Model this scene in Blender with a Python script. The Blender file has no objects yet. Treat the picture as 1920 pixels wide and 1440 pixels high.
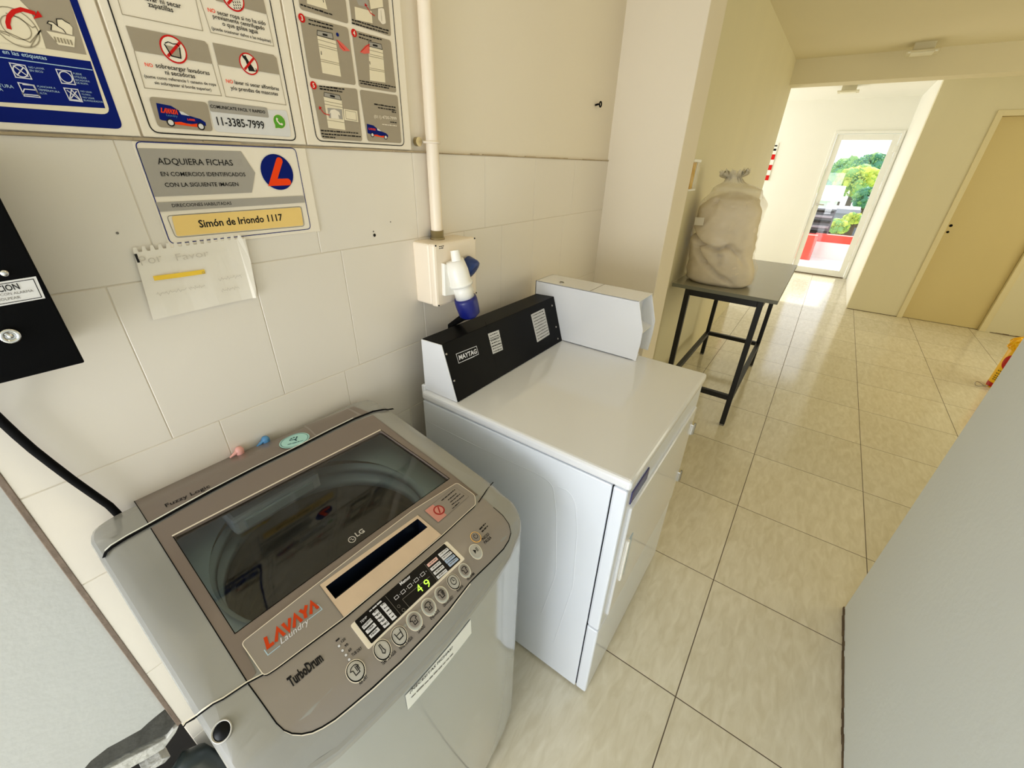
import bpy, bmesh, math, random
from mathutils import Vector, Matrix
from math import sin, cos, pi, sqrt, radians

scene = bpy.context.scene
COL = scene.collection
random.seed(7)

# ------------------------------------------------------------------ camera
FOC = 772.5146                       # focal length in pixels of a 1920 px wide frame
CAM = Vector((0.05558234, -0.92306690, 1.53888840))
RX = Vector((0.58487541, -0.81065645, 0.02751152))
RY = Vector((-0.37161777, -0.29795636, -0.87927370))
RZ = Vector((0.72098612, 0.50404180, -0.47552169))
cam_data = bpy.data.cameras.new('camera')
cam_data.sensor_fit = 'HORIZONTAL'
cam_data.sensor_width = 36.0
cam_data.lens = 36.0 * FOC / 1920.0
cam_data.clip_start = 0.02
cam_data.clip_end = 200
cam = bpy.data.objects.new('camera', cam_data)
COL.objects.link(cam)
cam.matrix_world = Matrix(((RX.x, -RY.x, -RZ.x, CAM.x),
                           (RX.y, -RY.y, -RZ.y, CAM.y),
                           (RX.z, -RY.z, -RZ.z, CAM.z),
                           (0, 0, 0, 1)))
scene.camera = cam

# ------------------------------------------------------------------ world, lights, exposure
vs = scene.view_settings
vs.view_transform = 'Standard'
vs.look = 'None'
vs.gamma = 1.0
vs.use_curve_mapping = False
vs.exposure = 0.0
scene.cycles.max_bounces = 10
scene.cycles.diffuse_bounces = 6
scene.cycles.glossy_bounces = 5
scene.cycles.transmission_bounces = 8
scene.cycles.transparent_max_bounces = 12
scene.cycles.caustics_reflective = False
scene.cycles.caustics_refractive = False
scene.cycles.sample_clamp_indirect = 6.0

world = bpy.data.worlds.new('daylight_sky')
scene.world = world
world.use_nodes = True
_nt = world.node_tree
_bg = _nt.nodes['Background']
_bg.inputs['Color'].default_value = (0.93, 0.96, 1.0, 1)
_bg.inputs['Strength'].default_value = 1.9

def area_light(name, loc, target, sx, sy, power, color):
    d = bpy.data.lights.new(name, 'AREA')
    d.shape = 'RECTANGLE'
    d.size, d.size_y = sx, sy
    d.energy = power
    d.color = color
    o = bpy.data.objects.new(name, d)
    COL.objects.link(o)
    o.location = loc
    o.rotation_euler = (Vector(target) - Vector(loc)).to_track_quat('-Z', 'Y').to_euler()
    return o

sd = bpy.data.lights.new('sun', 'SUN')
sd.energy = 6.0
sd.angle = radians(1.5)
sd.color = (1.0, 0.95, 0.86)
so = bpy.data.objects.new('sun', sd)
COL.objects.link(so)
so.rotation_euler = Vector((-0.74, 0.06, -0.64)).to_track_quat('-Z', 'Y').to_euler()

# daylight through the open loggia on the left; the corridor and far room fills are added lamps
area_light('daylight_loggia', (-1.60, -0.50, 0.85), (1.0, -0.90, 0.55), 0.85, 1.3, 36, (0.92, 0.96, 1.0))
area_light('laundry_ceiling_lamp', (1.15, -1.0, 2.44), (1.0, -0.93, 0.0), 0.5, 0.5, 1.7, (1.0, 0.80, 0.56))
area_light('fill_corridor', (4.3, -3.85, 1.5), (4.3, -0.3, 1.2), 3.4, 1.9, 38, (1.0, 0.94, 0.71))  # added warm fill for the corridor, no window is built here
area_light('fill_far_room', (7.75, 1.55, 1.4), (7.75, -1.2, 1.1), 1.6, 1.9, 38, (1.0, 0.99, 0.98))  # added fill brightening the far room from its unseen left side

# ------------------------------------------------------------------ materials
def lin(c):
    return tuple((x / 12.92 if x <= 0.04045 else ((x + 0.055) / 1.055) ** 2.4) for x in c)

def rgb(r, g, b):
    return lin((r / 255.0, g / 255.0, b / 255.0))

MATS = {}
def mat(name, color, rough=0.5, metal=0.0, spec=0.5, coat=0.0, noise=0.0, nscale=8.0, bump=0.0, bscale=60.0,
        emit=None, estr=0.0, stretch=None):
    m = bpy.data.materials.new(name)
    m.use_nodes = True
    nt = m.node_tree
    b = nt.nodes['Principled BSDF']
    b.inputs['Base Color'].default_value = (*color, 1)
    b.inputs['Roughness'].default_value = rough
    b.inputs['Metallic'].default_value = metal
    b.inputs['Specular IOR Level'].default_value = spec
    b.inputs['Coat Weight'].default_value = coat
    b.inputs['Coat Roughness'].default_value = 0.06
    if emit:
        b.inputs['Emission Color'].default_value = (*emit, 1)
        b.inputs['Emission Strength'].default_value = estr
    if noise > 0 or bump > 0:
        tc = nt.nodes.new('ShaderNodeTexCoord')
        src = tc.outputs['Object']
        if stretch:
            mp = nt.nodes.new('ShaderNodeMapping')
            mp.inputs['Scale'].default_value = stretch
            nt.links.new(src, mp.inputs['Vector'])
            src = mp.outputs['Vector']
    if noise > 0:
        n = nt.nodes.new('ShaderNodeTexNoise')
        n.inputs['Scale'].default_value = nscale
        n.inputs['Detail'].default_value = 4
        nt.links.new(src, n.inputs['Vector'])
        mx = nt.nodes.new('ShaderNodeMix')
        mx.data_type = 'RGBA'
        mx.inputs[6].default_value = (*[c * (1 - noise) for c in color], 1)
        mx.inputs[7].default_value = (*[min(1, c * (1 + noise)) for c in color], 1)
        nt.links.new(n.outputs['Fac'], mx.inputs[0])
        nt.links.new(mx.outputs[2], b.inputs['Base Color'])
    if bump > 0:
        n2 = nt.nodes.new('ShaderNodeTexNoise')
        n2.inputs['Scale'].default_value = bscale
        n2.inputs['Detail'].default_value = 3
        nt.links.new(src, n2.inputs['Vector'])
        bp = nt.nodes.new('ShaderNodeBump')
        bp.inputs['Strength'].default_value = bump
        bp.inputs['Distance'].default_value = 0.01
        nt.links.new(n2.outputs['Fac'], bp.inputs['Height'])
        nt.links.new(bp.outputs['Normal'], b.inputs['Normal'])
    MATS[name] = m
    return m

def glass_mat(name, tint, gloss, rough=0.03, fres=1.45):
    m = bpy.data.materials.new(name)
    m.use_nodes = True
    nt = m.node_tree
    nt.nodes.remove(nt.nodes['Principled BSDF'])
    out = nt.nodes['Material Output']
    t = nt.nodes.new('ShaderNodeBsdfTransparent')
    t.inputs['Color'].default_value = (*tint, 1)
    g = nt.nodes.new('ShaderNodeBsdfGlossy')
    g.inputs['Roughness'].default_value = rough
    f = nt.nodes.new('ShaderNodeFresnel')
    f.inputs['IOR'].default_value = fres
    ma = nt.nodes.new('ShaderNodeMath')
    ma.operation = 'MULTIPLY'
    ma.inputs[1].default_value = gloss
    nt.links.new(f.outputs[0], ma.inputs[0])
    mx = nt.nodes.new('ShaderNodeMixShader')
    nt.links.new(ma.outputs[0], mx.inputs[0])
    nt.links.new(t.outputs[0], mx.inputs[1])
    nt.links.new(g.outputs[0], mx.inputs[2])
    nt.links.new(mx.outputs[0], out.inputs['Surface'])
    MATS[name] = m
    return m

mat('wall_cream', rgb(232, 222, 203), 0.75, noise=0.03, nscale=1.5, bump=0.05, bscale=40)
mat('wall_tile', rgb(228, 220, 207), 0.32, noise=0.025, nscale=2.0)
mat('wall_grout', rgb(214, 204, 186), 0.9)
mat('wall_ridge', rgb(176, 158, 128), 0.9, noise=0.35, nscale=30)
mat('wall_corridor_paint', rgb(221, 213, 180), 0.6, noise=0.05, nscale=3.0, bump=0.12, bscale=14, stretch=(1, 1, 0.25))
mat('wall_white', rgb(242, 241, 232), 0.7, noise=0.02, nscale=2, bump=0.03)
mat('wall_grey_white', rgb(221, 226, 226), 0.7, noise=0.02, nscale=3, bump=0.06, bscale=50)
mat('ceiling_paint', rgb(226, 217, 186), 0.8, noise=0.03, nscale=2)
mat('caulk', rgb(120, 104, 90), 0.8, noise=0.35, nscale=25, bump=0.3)
mat('dirt', rgb(96, 78, 56), 0.9, noise=0.5, nscale=22)
mat('plaster_paint', rgb(182, 182, 177), 0.75, noise=0.03, nscale=6, bump=0.08, bscale=60)
mat('concrete_dark', rgb(70, 69, 63), 0.9, noise=0.3, nscale=18, bump=0.6, bscale=30)
mat('door_cream', rgb(210, 192, 136), 0.45, noise=0.03, nscale=2)
mat('door_frame_cream', rgb(224, 212, 170), 0.45)
mat('alu_white', rgb(240, 240, 232), 0.35)
mat('white_enamel', rgb(228, 229, 232), 0.12, coat=0.5)
mat('white_enamel_side', rgb(226, 231, 240), 0.22, coat=0.3)
mat('white_plastic', rgb(243, 240, 232), 0.35)
mat('cream_plastic', rgb(240, 226, 205), 0.4)
mat('black_metal', rgb(5, 5, 6), 0.6, spec=0.08)
mat('black_panel', rgb(6, 6, 7), 0.45, spec=0.10)
mat('black_tube', rgb(12, 12, 13), 0.45, spec=0.4)
mat('black_gap', rgb(9, 9, 9), 0.8, spec=0.1)
mat('dark_hole', rgb(24, 22, 20), 0.9)
mat('black_ink', rgb(24, 22, 22), 0.6, spec=0.2)
mat('grey_ink', rgb(120, 116, 108), 0.6, spec=0.2)
mat('pencil', rgb(205, 197, 184), 0.8, spec=0.1)
mat('navy', rgb(2, 24, 108), 0.6, spec=0.12)
mat('blue_plastic', rgb(18, 52, 118), 0.35)
mat('blue_plug', rgb(20, 28, 110), 0.35)
mat('sign_white', rgb(240, 230, 212), 0.6, spec=0.12)
mat('sign_cream', rgb(236, 224, 196), 0.6, spec=0.12)
mat('sign_grey', rgb(164, 152, 132), 0.6, spec=0.12)
mat('sign_grey_cool', rgb(168, 162, 152), 0.6, spec=0.12)
mat('sign_pale', rgb(222, 220, 218), 0.6, spec=0.12)
mat('print_line', rgb(158, 146, 122), 0.6, spec=0.12)
mat('red_print', rgb(206, 30, 26), 0.6, spec=0.12)
mat('orange_red', rgb(245, 70, 20), 0.6, spec=0.12)
mat('orange_logo', rgb(200, 66, 24), 0.6, spec=0.12)
mat('green_chat', rgb(84, 160, 24), 0.4)
mat('yellow_strip', rgb(240, 206, 128), 0.6, spec=0.12)
mat('yellow_marker', rgb(250, 208, 62), 0.6)
mat('skin_print', rgb(226, 106, 92), 0.6, spec=0.12)
mat('note_paper', rgb(236, 229, 216), 0.8, noise=0.03, nscale=14, bump=0.2, bscale=16)
mat('pale_blue_print', rgb(176, 204, 222), 0.5)
mat('steel', rgb(170, 166, 158), 0.3, metal=1.0)
mat('nickel', rgb(172, 160, 128), 0.35, metal=1.0)
mat('chrome', rgb(215, 216, 218), 0.12, metal=1.0)
mat('silver_cap', rgb(152, 151, 146), 0.24, coat=0.5, noise=0.015, nscale=3)
mat('silver_front', rgb(166, 169, 166), 0.12, coat=0.7)
mat('mocha', rgb(122, 109, 100), 0.30, coat=0.35, noise=0.015, nscale=4)
mat('mocha_light', rgb(143, 134, 126), 0.28, coat=0.35)
mat('gold_trim', rgb(212, 188, 162), 0.45, noise=0.08, nscale=40)
mat('trim_and_highlight', rgb(236, 226, 208), 0.3)  # pale trim, also used for highlights painted along seams and edges
mat('slot_dark', rgb(16, 22, 34), 0.25)
mat('display_black', rgb(7, 7, 8), 0.3, spec=0.15)
mat('legend_white', rgb(222, 222, 228), 0.5)
mat('legend_pink', rgb(236, 190, 182), 0.5)
mat('legend_blue', rgb(170, 190, 220), 0.5)
mat('button_silver', rgb(186, 182, 174), 0.25, coat=0.4)
mat('button_pale', rgb(200, 206, 200), 0.25, coat=0.4)
mat('led_green', rgb(190, 235, 90), 0.4, emit=rgb(170, 240, 60), estr=1.1)
mat('led_orange', rgb(240, 190, 80), 0.4, emit=rgb(250, 180, 60), estr=0.35)
mat('sticker_red', rgb(160, 24, 24), 0.4)
mat('sticker_pink', rgb(206, 140, 128), 0.45)
mat('mint', rgb(176, 226, 222), 0.45)
mat('dark_teal', rgb(30, 80, 92), 0.5)
mat('tub_plastic', rgb(172, 192, 202), 0.3)
mat('drum_steel', rgb(128, 134, 136), 0.3, metal=0.75)
mat('drum_dark', rgb(14, 14, 14), 0.5)
mat('inlet_white', rgb(206, 218, 228), 0.35)
mat('rubber_red', rgb(196, 60, 60), 0.4)
mat('pink_plastic', rgb(232, 170, 160), 0.4)
mat('blue_hose', rgb(80, 140, 190), 0.4)
mat('hose_green', rgb(26, 36, 36), 0.35)
mat('hose_grey', rgb(150, 152, 148), 0.5)
mat('plaster_white', rgb(196, 194, 186), 0.9, noise=0.2, nscale=25, bump=0.8, bscale=40)
mat('nameplate_blue', rgb(58, 58, 112), 0.35)
mat('label_grey', rgb(200, 200, 200), 0.45)
mat('tabletop_grey', rgb(150, 146, 130), 0.22, noise=0.03, nscale=6)
mat('tabletop_edge', rgb(112, 112, 98), 0.5)
mat('duvet', rgb(226, 213, 190), 0.85, noise=0.05, nscale=5, bump=0.25, bscale=16)
mat('tag_white', rgb(228, 222, 208), 0.7)
mat('yellow_can', rgb(250, 196, 8), 0.4)
mat('red_can', rgb(190, 18, 14), 0.4)
mat('red_coping', rgb(232, 70, 54), 0.6)
mat('outdoor_white', rgb(236, 236, 238), 0.7)
mat('outdoor_grey', rgb(104, 106, 116), 0.7)
mat('roof_grey', rgb(150, 150, 160), 0.8)
mat('leaf_yellow', rgb(206, 214, 90), 0.7, noise=0.45, nscale=1.2)
mat('leaf_green', rgb(140, 184, 104), 0.7, noise=0.5, nscale=1.5)
mat('leaf_dark', rgb(84, 146, 116), 0.7, noise=0.4, nscale=1.5)
mat('trunk', rgb(90, 72, 56), 0.9)
mat('lamp_cream', rgb(214, 206, 176), 0.5)
mat('lamp_diffuser', rgb(232, 228, 206), 0.3)
glass_mat('lid_glass', (0.86, 0.91, 0.92), 1.5, 0.03, 1.5)
glass_mat('door_glass', (0.97, 0.98, 0.98), 0.9, 0.01, 1.45)
glass_mat('clear_plastic', (0.97, 0.96, 0.93), 0.15, 0.2, 1.35)

def plastic_film(name, col, amount):
    m = bpy.data.materials.new(name)
    m.use_nodes = True
    nt = m.node_tree
    b = nt.nodes['Principled BSDF']
    b.inputs['Base Color'].default_value = (*col, 1)
    b.inputs['Roughness'].default_value = 0.22
    t = nt.nodes.new('ShaderNodeBsdfTransparent')
    mx = nt.nodes.new('ShaderNodeMixShader')
    tc = nt.nodes.new('ShaderNodeTexCoord')
    n = nt.nodes.new('ShaderNodeTexNoise')
    n.inputs['Scale'].default_value = 9
    nt.links.new(tc.outputs['Object'], n.inputs['Vector'])
    ma = nt.nodes.new('ShaderNodeMath')
    ma.operation = 'MULTIPLY'
    ma.inputs[1].default_value = amount
    nt.links.new(n.outputs['Fac'], ma.inputs[0])
    sp = nt.nodes.new('ShaderNodeSeparateXYZ')
    nt.links.new(tc.outputs['Object'], sp.inputs[0])
    mr = nt.nodes.new('ShaderNodeMapRange')          # the empty mouth of the bag is bunched into several layers of film
    mr.inputs[1].default_value, mr.inputs[2].default_value = 0.42, 0.60
    mr.inputs[3].default_value, mr.inputs[4].default_value = 0.0, 0.42
    nt.links.new(sp.outputs[2], mr.inputs[0])
    ad = nt.nodes.new('ShaderNodeMath')
    nt.links.new(ma.outputs[0], ad.inputs[0])
    nt.links.new(mr.outputs[0], ad.inputs[1])
    nt.links.new(ad.outputs[0], mx.inputs[0])
    nt.links.new(t.outputs[0], mx.inputs[1])
    nt.links.new(b.outputs[0], mx.inputs[2])
    nt.links.new(mx.outputs[0], nt.nodes['Material Output'].inputs['Surface'])
    MATS[name] = m
plastic_film('film', rgb(236, 228, 208), 0.34)

# floor: square ceramic tiles with dark joints, all in object space
def floor_material():
    m = bpy.data.materials.new('floor_tile')
    m.use_nodes = True
    nt = m.node_tree
    N, L = nt.nodes.new, nt.links.new
    b = nt.nodes['Principled BSDF']
    tc = N('ShaderNodeTexCoord')
    sep = N('ShaderNodeSeparateXYZ')
    L(tc.outputs['Object'], sep.inputs[0])
    def math_(op, a, bv=None):
        n = N('ShaderNodeMath')
        n.operation = op
        for i, v in enumerate((a, bv)):
            if v is None:
                continue
            if isinstance(v, (int, float)):
                n.inputs[i].default_value = v
            else:
                L(v, n.inputs[i])
        return n.outputs[0]
    ds, ids = [], []
    for ax, off, pitch in ((0, 0.968, 0.54), (1, -0.9828, 0.53726)):
        u = math_('DIVIDE', math_('SUBTRACT', sep.outputs[ax], off), pitch)
        fr = math_('FRACT', u)
        d = math_('MULTIPLY', math_('MINIMUM', fr, math_('SUBTRACT', 1.0, fr)), pitch)
        ds.append(d)
        ids.append(math_('FLOOR', u))
    dmin = math_('MINIMUM', ds[0], ds[1])
    g = math_('LESS_THAN', dmin, 0.0017)
    wn = N('ShaderNodeTexWhiteNoise')
    wn.noise_dimensions = '2D'
    cmb = N('ShaderNodeCombineXYZ')
    L(ids[0], cmb.inputs[0])
    L(ids[1], cmb.inputs[1])
    L(cmb.outputs[0], wn.inputs['Vector'])
    mp = N('ShaderNodeMapping')
    mp.inputs['Scale'].default_value = (2.2, 7.0, 1)
    mp.inputs['Rotation'].default_value = (0, 0, 0.35)
    add = N('ShaderNodeVectorMath')
    add.operation = 'ADD'
    L(tc.outputs['Object'], add.inputs[0])
    L(wn.outputs['Color'], add.inputs[1])
    L(add.outputs[0], mp.inputs['Vector'])
    n1 = N('ShaderNodeTexNoise')
    n1.inputs['Scale'].default_value = 5.5
    n1.inputs['Detail'].default_value = 7
    n1.inputs['Distortion'].default_value = 0.7
    L(mp.outputs[0], n1.inputs['Vector'])
    cr = N('ShaderNodeValToRGB')
    cr.color_ramp.elements[0].position = 0.30
    cr.color_ramp.elements[0].color = (*rgb(210, 201, 176), 1)
    cr.color_ramp.elements[1].position = 0.72
    cr.color_ramp.elements[1].color = (*rgb(226, 219, 199), 1)
    L(n1.outputs['Fac'], cr.inputs[0])
    hs = N('ShaderNodeHueSaturation')
    L(cr.outputs[0], hs.inputs['Color'])
    L(math_('ADD', math_('MULTIPLY', wn.outputs['Value'], 0.07), 0.965), hs.inputs['Value'])
    mx = N('ShaderNodeMix')
    mx.data_type = 'RGBA'
    L(g, mx.inputs[0])
    L(hs.outputs[0], mx.inputs[6])
    mx.inputs[7].default_value = (*rgb(84, 70, 52), 1)
    L(mx.outputs[2], b.inputs['Base Color'])
    L(math_('ADD', math_('MULTIPLY', g, 0.6), math_('ADD', math_('MULTIPLY', n1.outputs['Fac'], 0.09), 0.09)), b.inputs['Roughness'])
    b.inputs['Specular IOR Level'].default_value = 0.7
    bp = N('ShaderNodeBump')
    bp.inputs['Strength'].default_value = 0.25
    bp.inputs['Distance'].default_value = 0.003
    L(math_('SUBTRACT', math_('MULTIPLY', n1.outputs['Fac'], 0.12), g), bp.inputs['Height'])
    L(bp.outputs['Normal'], b.inputs['Normal'])
    MATS['floor_tile'] = m
floor_material()

# ------------------------------------------------------------------ object helpers
WORLDLOC = {}
def tag(o, label=None, cat=None, group=None, kind=None):
    if label: o['label'] = label
    if cat: o['category'] = cat
    if group: o['group'] = group
    if kind: o['kind'] = kind
    return o

def thing(name, loc, label, cat, group=None):
    o = bpy.data.objects.new(name, None)
    o.empty_display_size = 0.1
    COL.objects.link(o)
    o.location = loc
    WORLDLOC[o.name] = Vector(loc)
    return tag(o, label, cat, group)

class MB:
    """collects shapes given in world coordinates; build() links them as ONE mesh object"""
    def __init__(s):
        s.v, s.f, s.m, s.sm = [], [], [], []
    def add(s, vs_, fs_, m, smooth=False):
        n = len(s.v)
        s.v.extend([tuple(p) for p in vs_])
        for f in fs_:
            s.f.append([i + n for i in f])
            s.m.append(m)
            s.sm.append(smooth)
        return s
    def bm_add(s, bm, m, smooth=False, mx=None):
        bm.verts.index_update()
        vs_ = [(mx @ v.co if mx else v.co) for v in bm.verts]
        s.add(vs_, [[v.index for v in f.verts] for f in bm.faces], m, smooth)
        bm.free()
        return s
    def box(s, x0, x1, y0, y1, z0, z1, m, bev=0.0, seg=2, mx=None):
        bm = bmesh.new()
        bmesh.ops.create_cube(bm, size=1.0)
        for v in bm.verts:
            v.co = Vector(((x0 + x1) / 2 + v.co.x * (x1 - x0), (y0 + y1) / 2 + v.co.y * (y1 - y0), (z0 + z1) / 2 + v.co.z * (z1 - z0)))
        if bev > 0:
            bmesh.ops.bevel(bm, geom=bm.edges[:], offset=bev, segments=seg, profile=0.5, affect='EDGES')
        return s.bm_add(bm, m, False, mx)
    def tube(s, pts, r, m, n=12, cap=True, smooth=True):
        pts = [Vector(p) for p in pts]
        rs = r if isinstance(r, (list, tuple)) else [r] * len(pts)
        vs_, fs_ = [], []
        up = None
        for i, p in enumerate(pts):
            t = (pts[min(i + 1, len(pts) - 1)] - pts[max(i - 1, 0)]).normalized()
            if up is None:
                up = Vector((0, 0, 1)) if abs(t.z) < 0.9 else Vector((1, 0, 0))
            a = (up - t * up.dot(t)).normalized()
            up = a
            b = t.cross(a)
            for k in range(n):
                an = 2 * pi * k / n
                vs_.append(p + (a * cos(an) + b * sin(an)) * rs[i])
        for i in range(len(pts) - 1):
            for k in range(n):
                k2 = (k + 1) % n
                fs_.append([i * n + k, i * n + k2, (i + 1) * n + k2, (i + 1) * n + k])
        s.add(vs_, fs_, m, smooth)
        if cap:
            s.add(vs_[:n], [list(range(n))[::-1]], m)
            s.add(vs_[-n:], [list(range(n))], m)
        return s
    def lathe(s, o, ax, prof, m, n=32, smooth=True):
        """prof: (distance along axis, radius)"""
        o, ax = Vector(o), Vector(ax).normalized()
        a = ax.orthogonal().normalized()
        b = ax.cross(a)
        vs_, fs_ = [], []
        for d, r in prof:
            for k in range(n):
                an = 2 * pi * k / n
                vs_.append(o + ax * d + (a * cos(an) + b * sin(an)) * r)
        for i in range(len(prof) - 1):
            for k in range(n):
                k2 = (k + 1) % n
                fs_.append([i * n + k, i * n + k2, (i + 1) * n + k2, (i + 1) * n + k])
        s.add(vs_, fs_, m, smooth)
        return s
    def prism(s, pts, vec, m, bev=0.0):
        """closed prism: 3-D outline pushed along vec"""
        bm = bmesh.new()
        a = [bm.verts.new(p) for p in pts]
        f = bm.faces.new(a)
        r = bmesh.ops.extrude_face_region(bm, geom=[f])
        bmesh.ops.translate(bm, vec=Vector(vec), verts=[e for e in r['geom'] if isinstance(e, bmesh.types.BMVert)])
        bmesh.ops.recalc_face_normals(bm, faces=bm.faces[:])
        if bev > 0:
            bmesh.ops.bevel(bm, geom=bm.edges[:], offset=bev, segments=2, profile=0.5, affect='EDGES')
        return s.bm_add(bm, m)
    def build(s, name, parent=None, base=True):
        me = bpy.data.meshes.new(name)
        xs = [p[0] for p in s.v]; ys = [p[1] for p in s.v]; zs = [p[2] for p in s.v]
        org = Vector(((min(xs) + max(xs)) / 2, (min(ys) + max(ys)) / 2, min(zs))) if base else Vector((0, 0, 0))
        me.from_pydata([tuple(Vector(p) - org) for p in s.v], [], s.f)
        names = []
        for m in s.m:
            if m not in names:
                names.append(m)
        for m in names:
            me.materials.append(MATS[m])
        ix = {m: i for i, m in enumerate(names)}
        for p, m, sm in zip(me.polygons, s.m, s.sm):
            p.material_index = ix[m]
            p.use_smooth = sm
        me.update()
        o = bpy.data.objects.new(name, me)
        COL.objects.link(o)
        pl = WORLDLOC[parent.name] if parent else Vector((0, 0, 0))
        if parent:
            o.parent = parent
        o.location = org - pl
        WORLDLOC[o.name] = org
        return o

def structure(o):
    o['kind'] = 'structure'
    return o

# ------------------------------------------------------------------ measuring: a pixel of the 1920x1440 photograph -> a point on a known surface
def ray(px, py):
    return RX * ((px - 960) / FOC) + RY * ((py - 720) / FOC) + RZ

class Plane:
    """flat drawing surface: origin o, axes eu / ev, off lifts towards the viewer side"""
    def __init__(s, o, eu, ev):
        s.o, s.eu, s.ev = Vector(o), Vector(eu).normalized(), Vector(ev).normalized()
        s.n = s.eu.cross(s.ev)
    def hit(s, px, py):
        d = ray(px, py)
        return CAM + d * ((s.o - CAM).dot(s.n) / d.dot(s.n))
    def uv(s, px, py):
        p = s.hit(px, py) - s.o
        return (p.dot(s.eu), p.dot(s.ev))
    def pt(s, u, v, off=0.0):
        return s.o + s.eu * u + s.ev * v + s.n * off
    def refine(s, vs_, fs_):
        return vs_, fs_

class Relief(Plane):
    """drawing surface z = h(x, y), seen from above"""
    def __init__(s, h):
        s.h = h
    def hit(s, px, py):
        d = ray(px, py)
        z = 0.9
        for _ in range(40):
            p = CAM + d * ((z - CAM.z) / d.z)
            z += 0.6 * (s.h(p.x, p.y) - z)
        return CAM + d * ((z - CAM.z) / d.z)
    def uv(s, px, py):
        p = s.hit(px, py)
        return (p.x, p.y)
    def pt(s, u, v, off=0.0):
        return Vector((u, v, s.h(u, v) + off))
    def refine(s, vs_, fs_):
        bm = bmesh.new()
        b = [bm.verts.new((p[0], p[1], 0)) for p in vs_]
        for f in fs_:
            try:
                bm.faces.new([b[i] for i in f])
            except ValueError:
                pass
        ys = [p[1] for p in vs_]; xs = [p[0] for p in vs_]
        y0, y1, x0, x1 = min(ys), max(ys), min(xs), max(xs)
        for a0, a1, ax in ((y0, y1, 1), (x0, x1, 0)):
            step = 0.012 if ax else 0.03
            k = math.ceil(a0 / step)
            while k * step < a1:
                co = Vector((0, k * step, 0)) if ax else Vector((k * step, 0, 0))
                no = Vector((0, 1, 0)) if ax else Vector((1, 0, 0))
                bmesh.ops.bisect_plane(bm, geom=bm.verts[:] + bm.edges[:] + bm.faces[:], plane_co=co, plane_no=no, dist=1e-6)
                k += 1
        bm.verts.index_update()
        o = ([(v.co.x, v.co.y) for v in bm.verts], [[v.index for v in f.verts] for f in bm.faces])
        bm.free()
        return o

_text_cache = {}
def glyphs(s_, bold=0.0, shear=0.0):
    key = (s_, bold, shear)
    if key not in _text_cache:
        cu = bpy.data.curves.new('lettering', 'FONT')
        cu.body = s_
        cu.resolution_u = 2
        cu.offset = bold
        cu.shear = shear
        o = bpy.data.objects.new('lettering', cu)
        COL.objects.link(o)
        dg = bpy.context.evaluated_depsgraph_get()
        me = bpy.data.meshes.new_from_object(o.evaluated_get(dg))
        v = [(p.co.x, p.co.y) for p in me.vertices]
        f = [list(p.vertices) for p in me.polygons]
        bpy.data.objects.remove(o)
        bpy.data.curves.remove(cu)
        bpy.data.meshes.remove(me)
        x0 = min(p[0] for p in v); x1 = max(p[0] for p in v)
        _text_cache[key] = ([(p[0] - x0, p[1]) for p in v], f, x1 - x0)
    return _text_cache[key]

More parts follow.
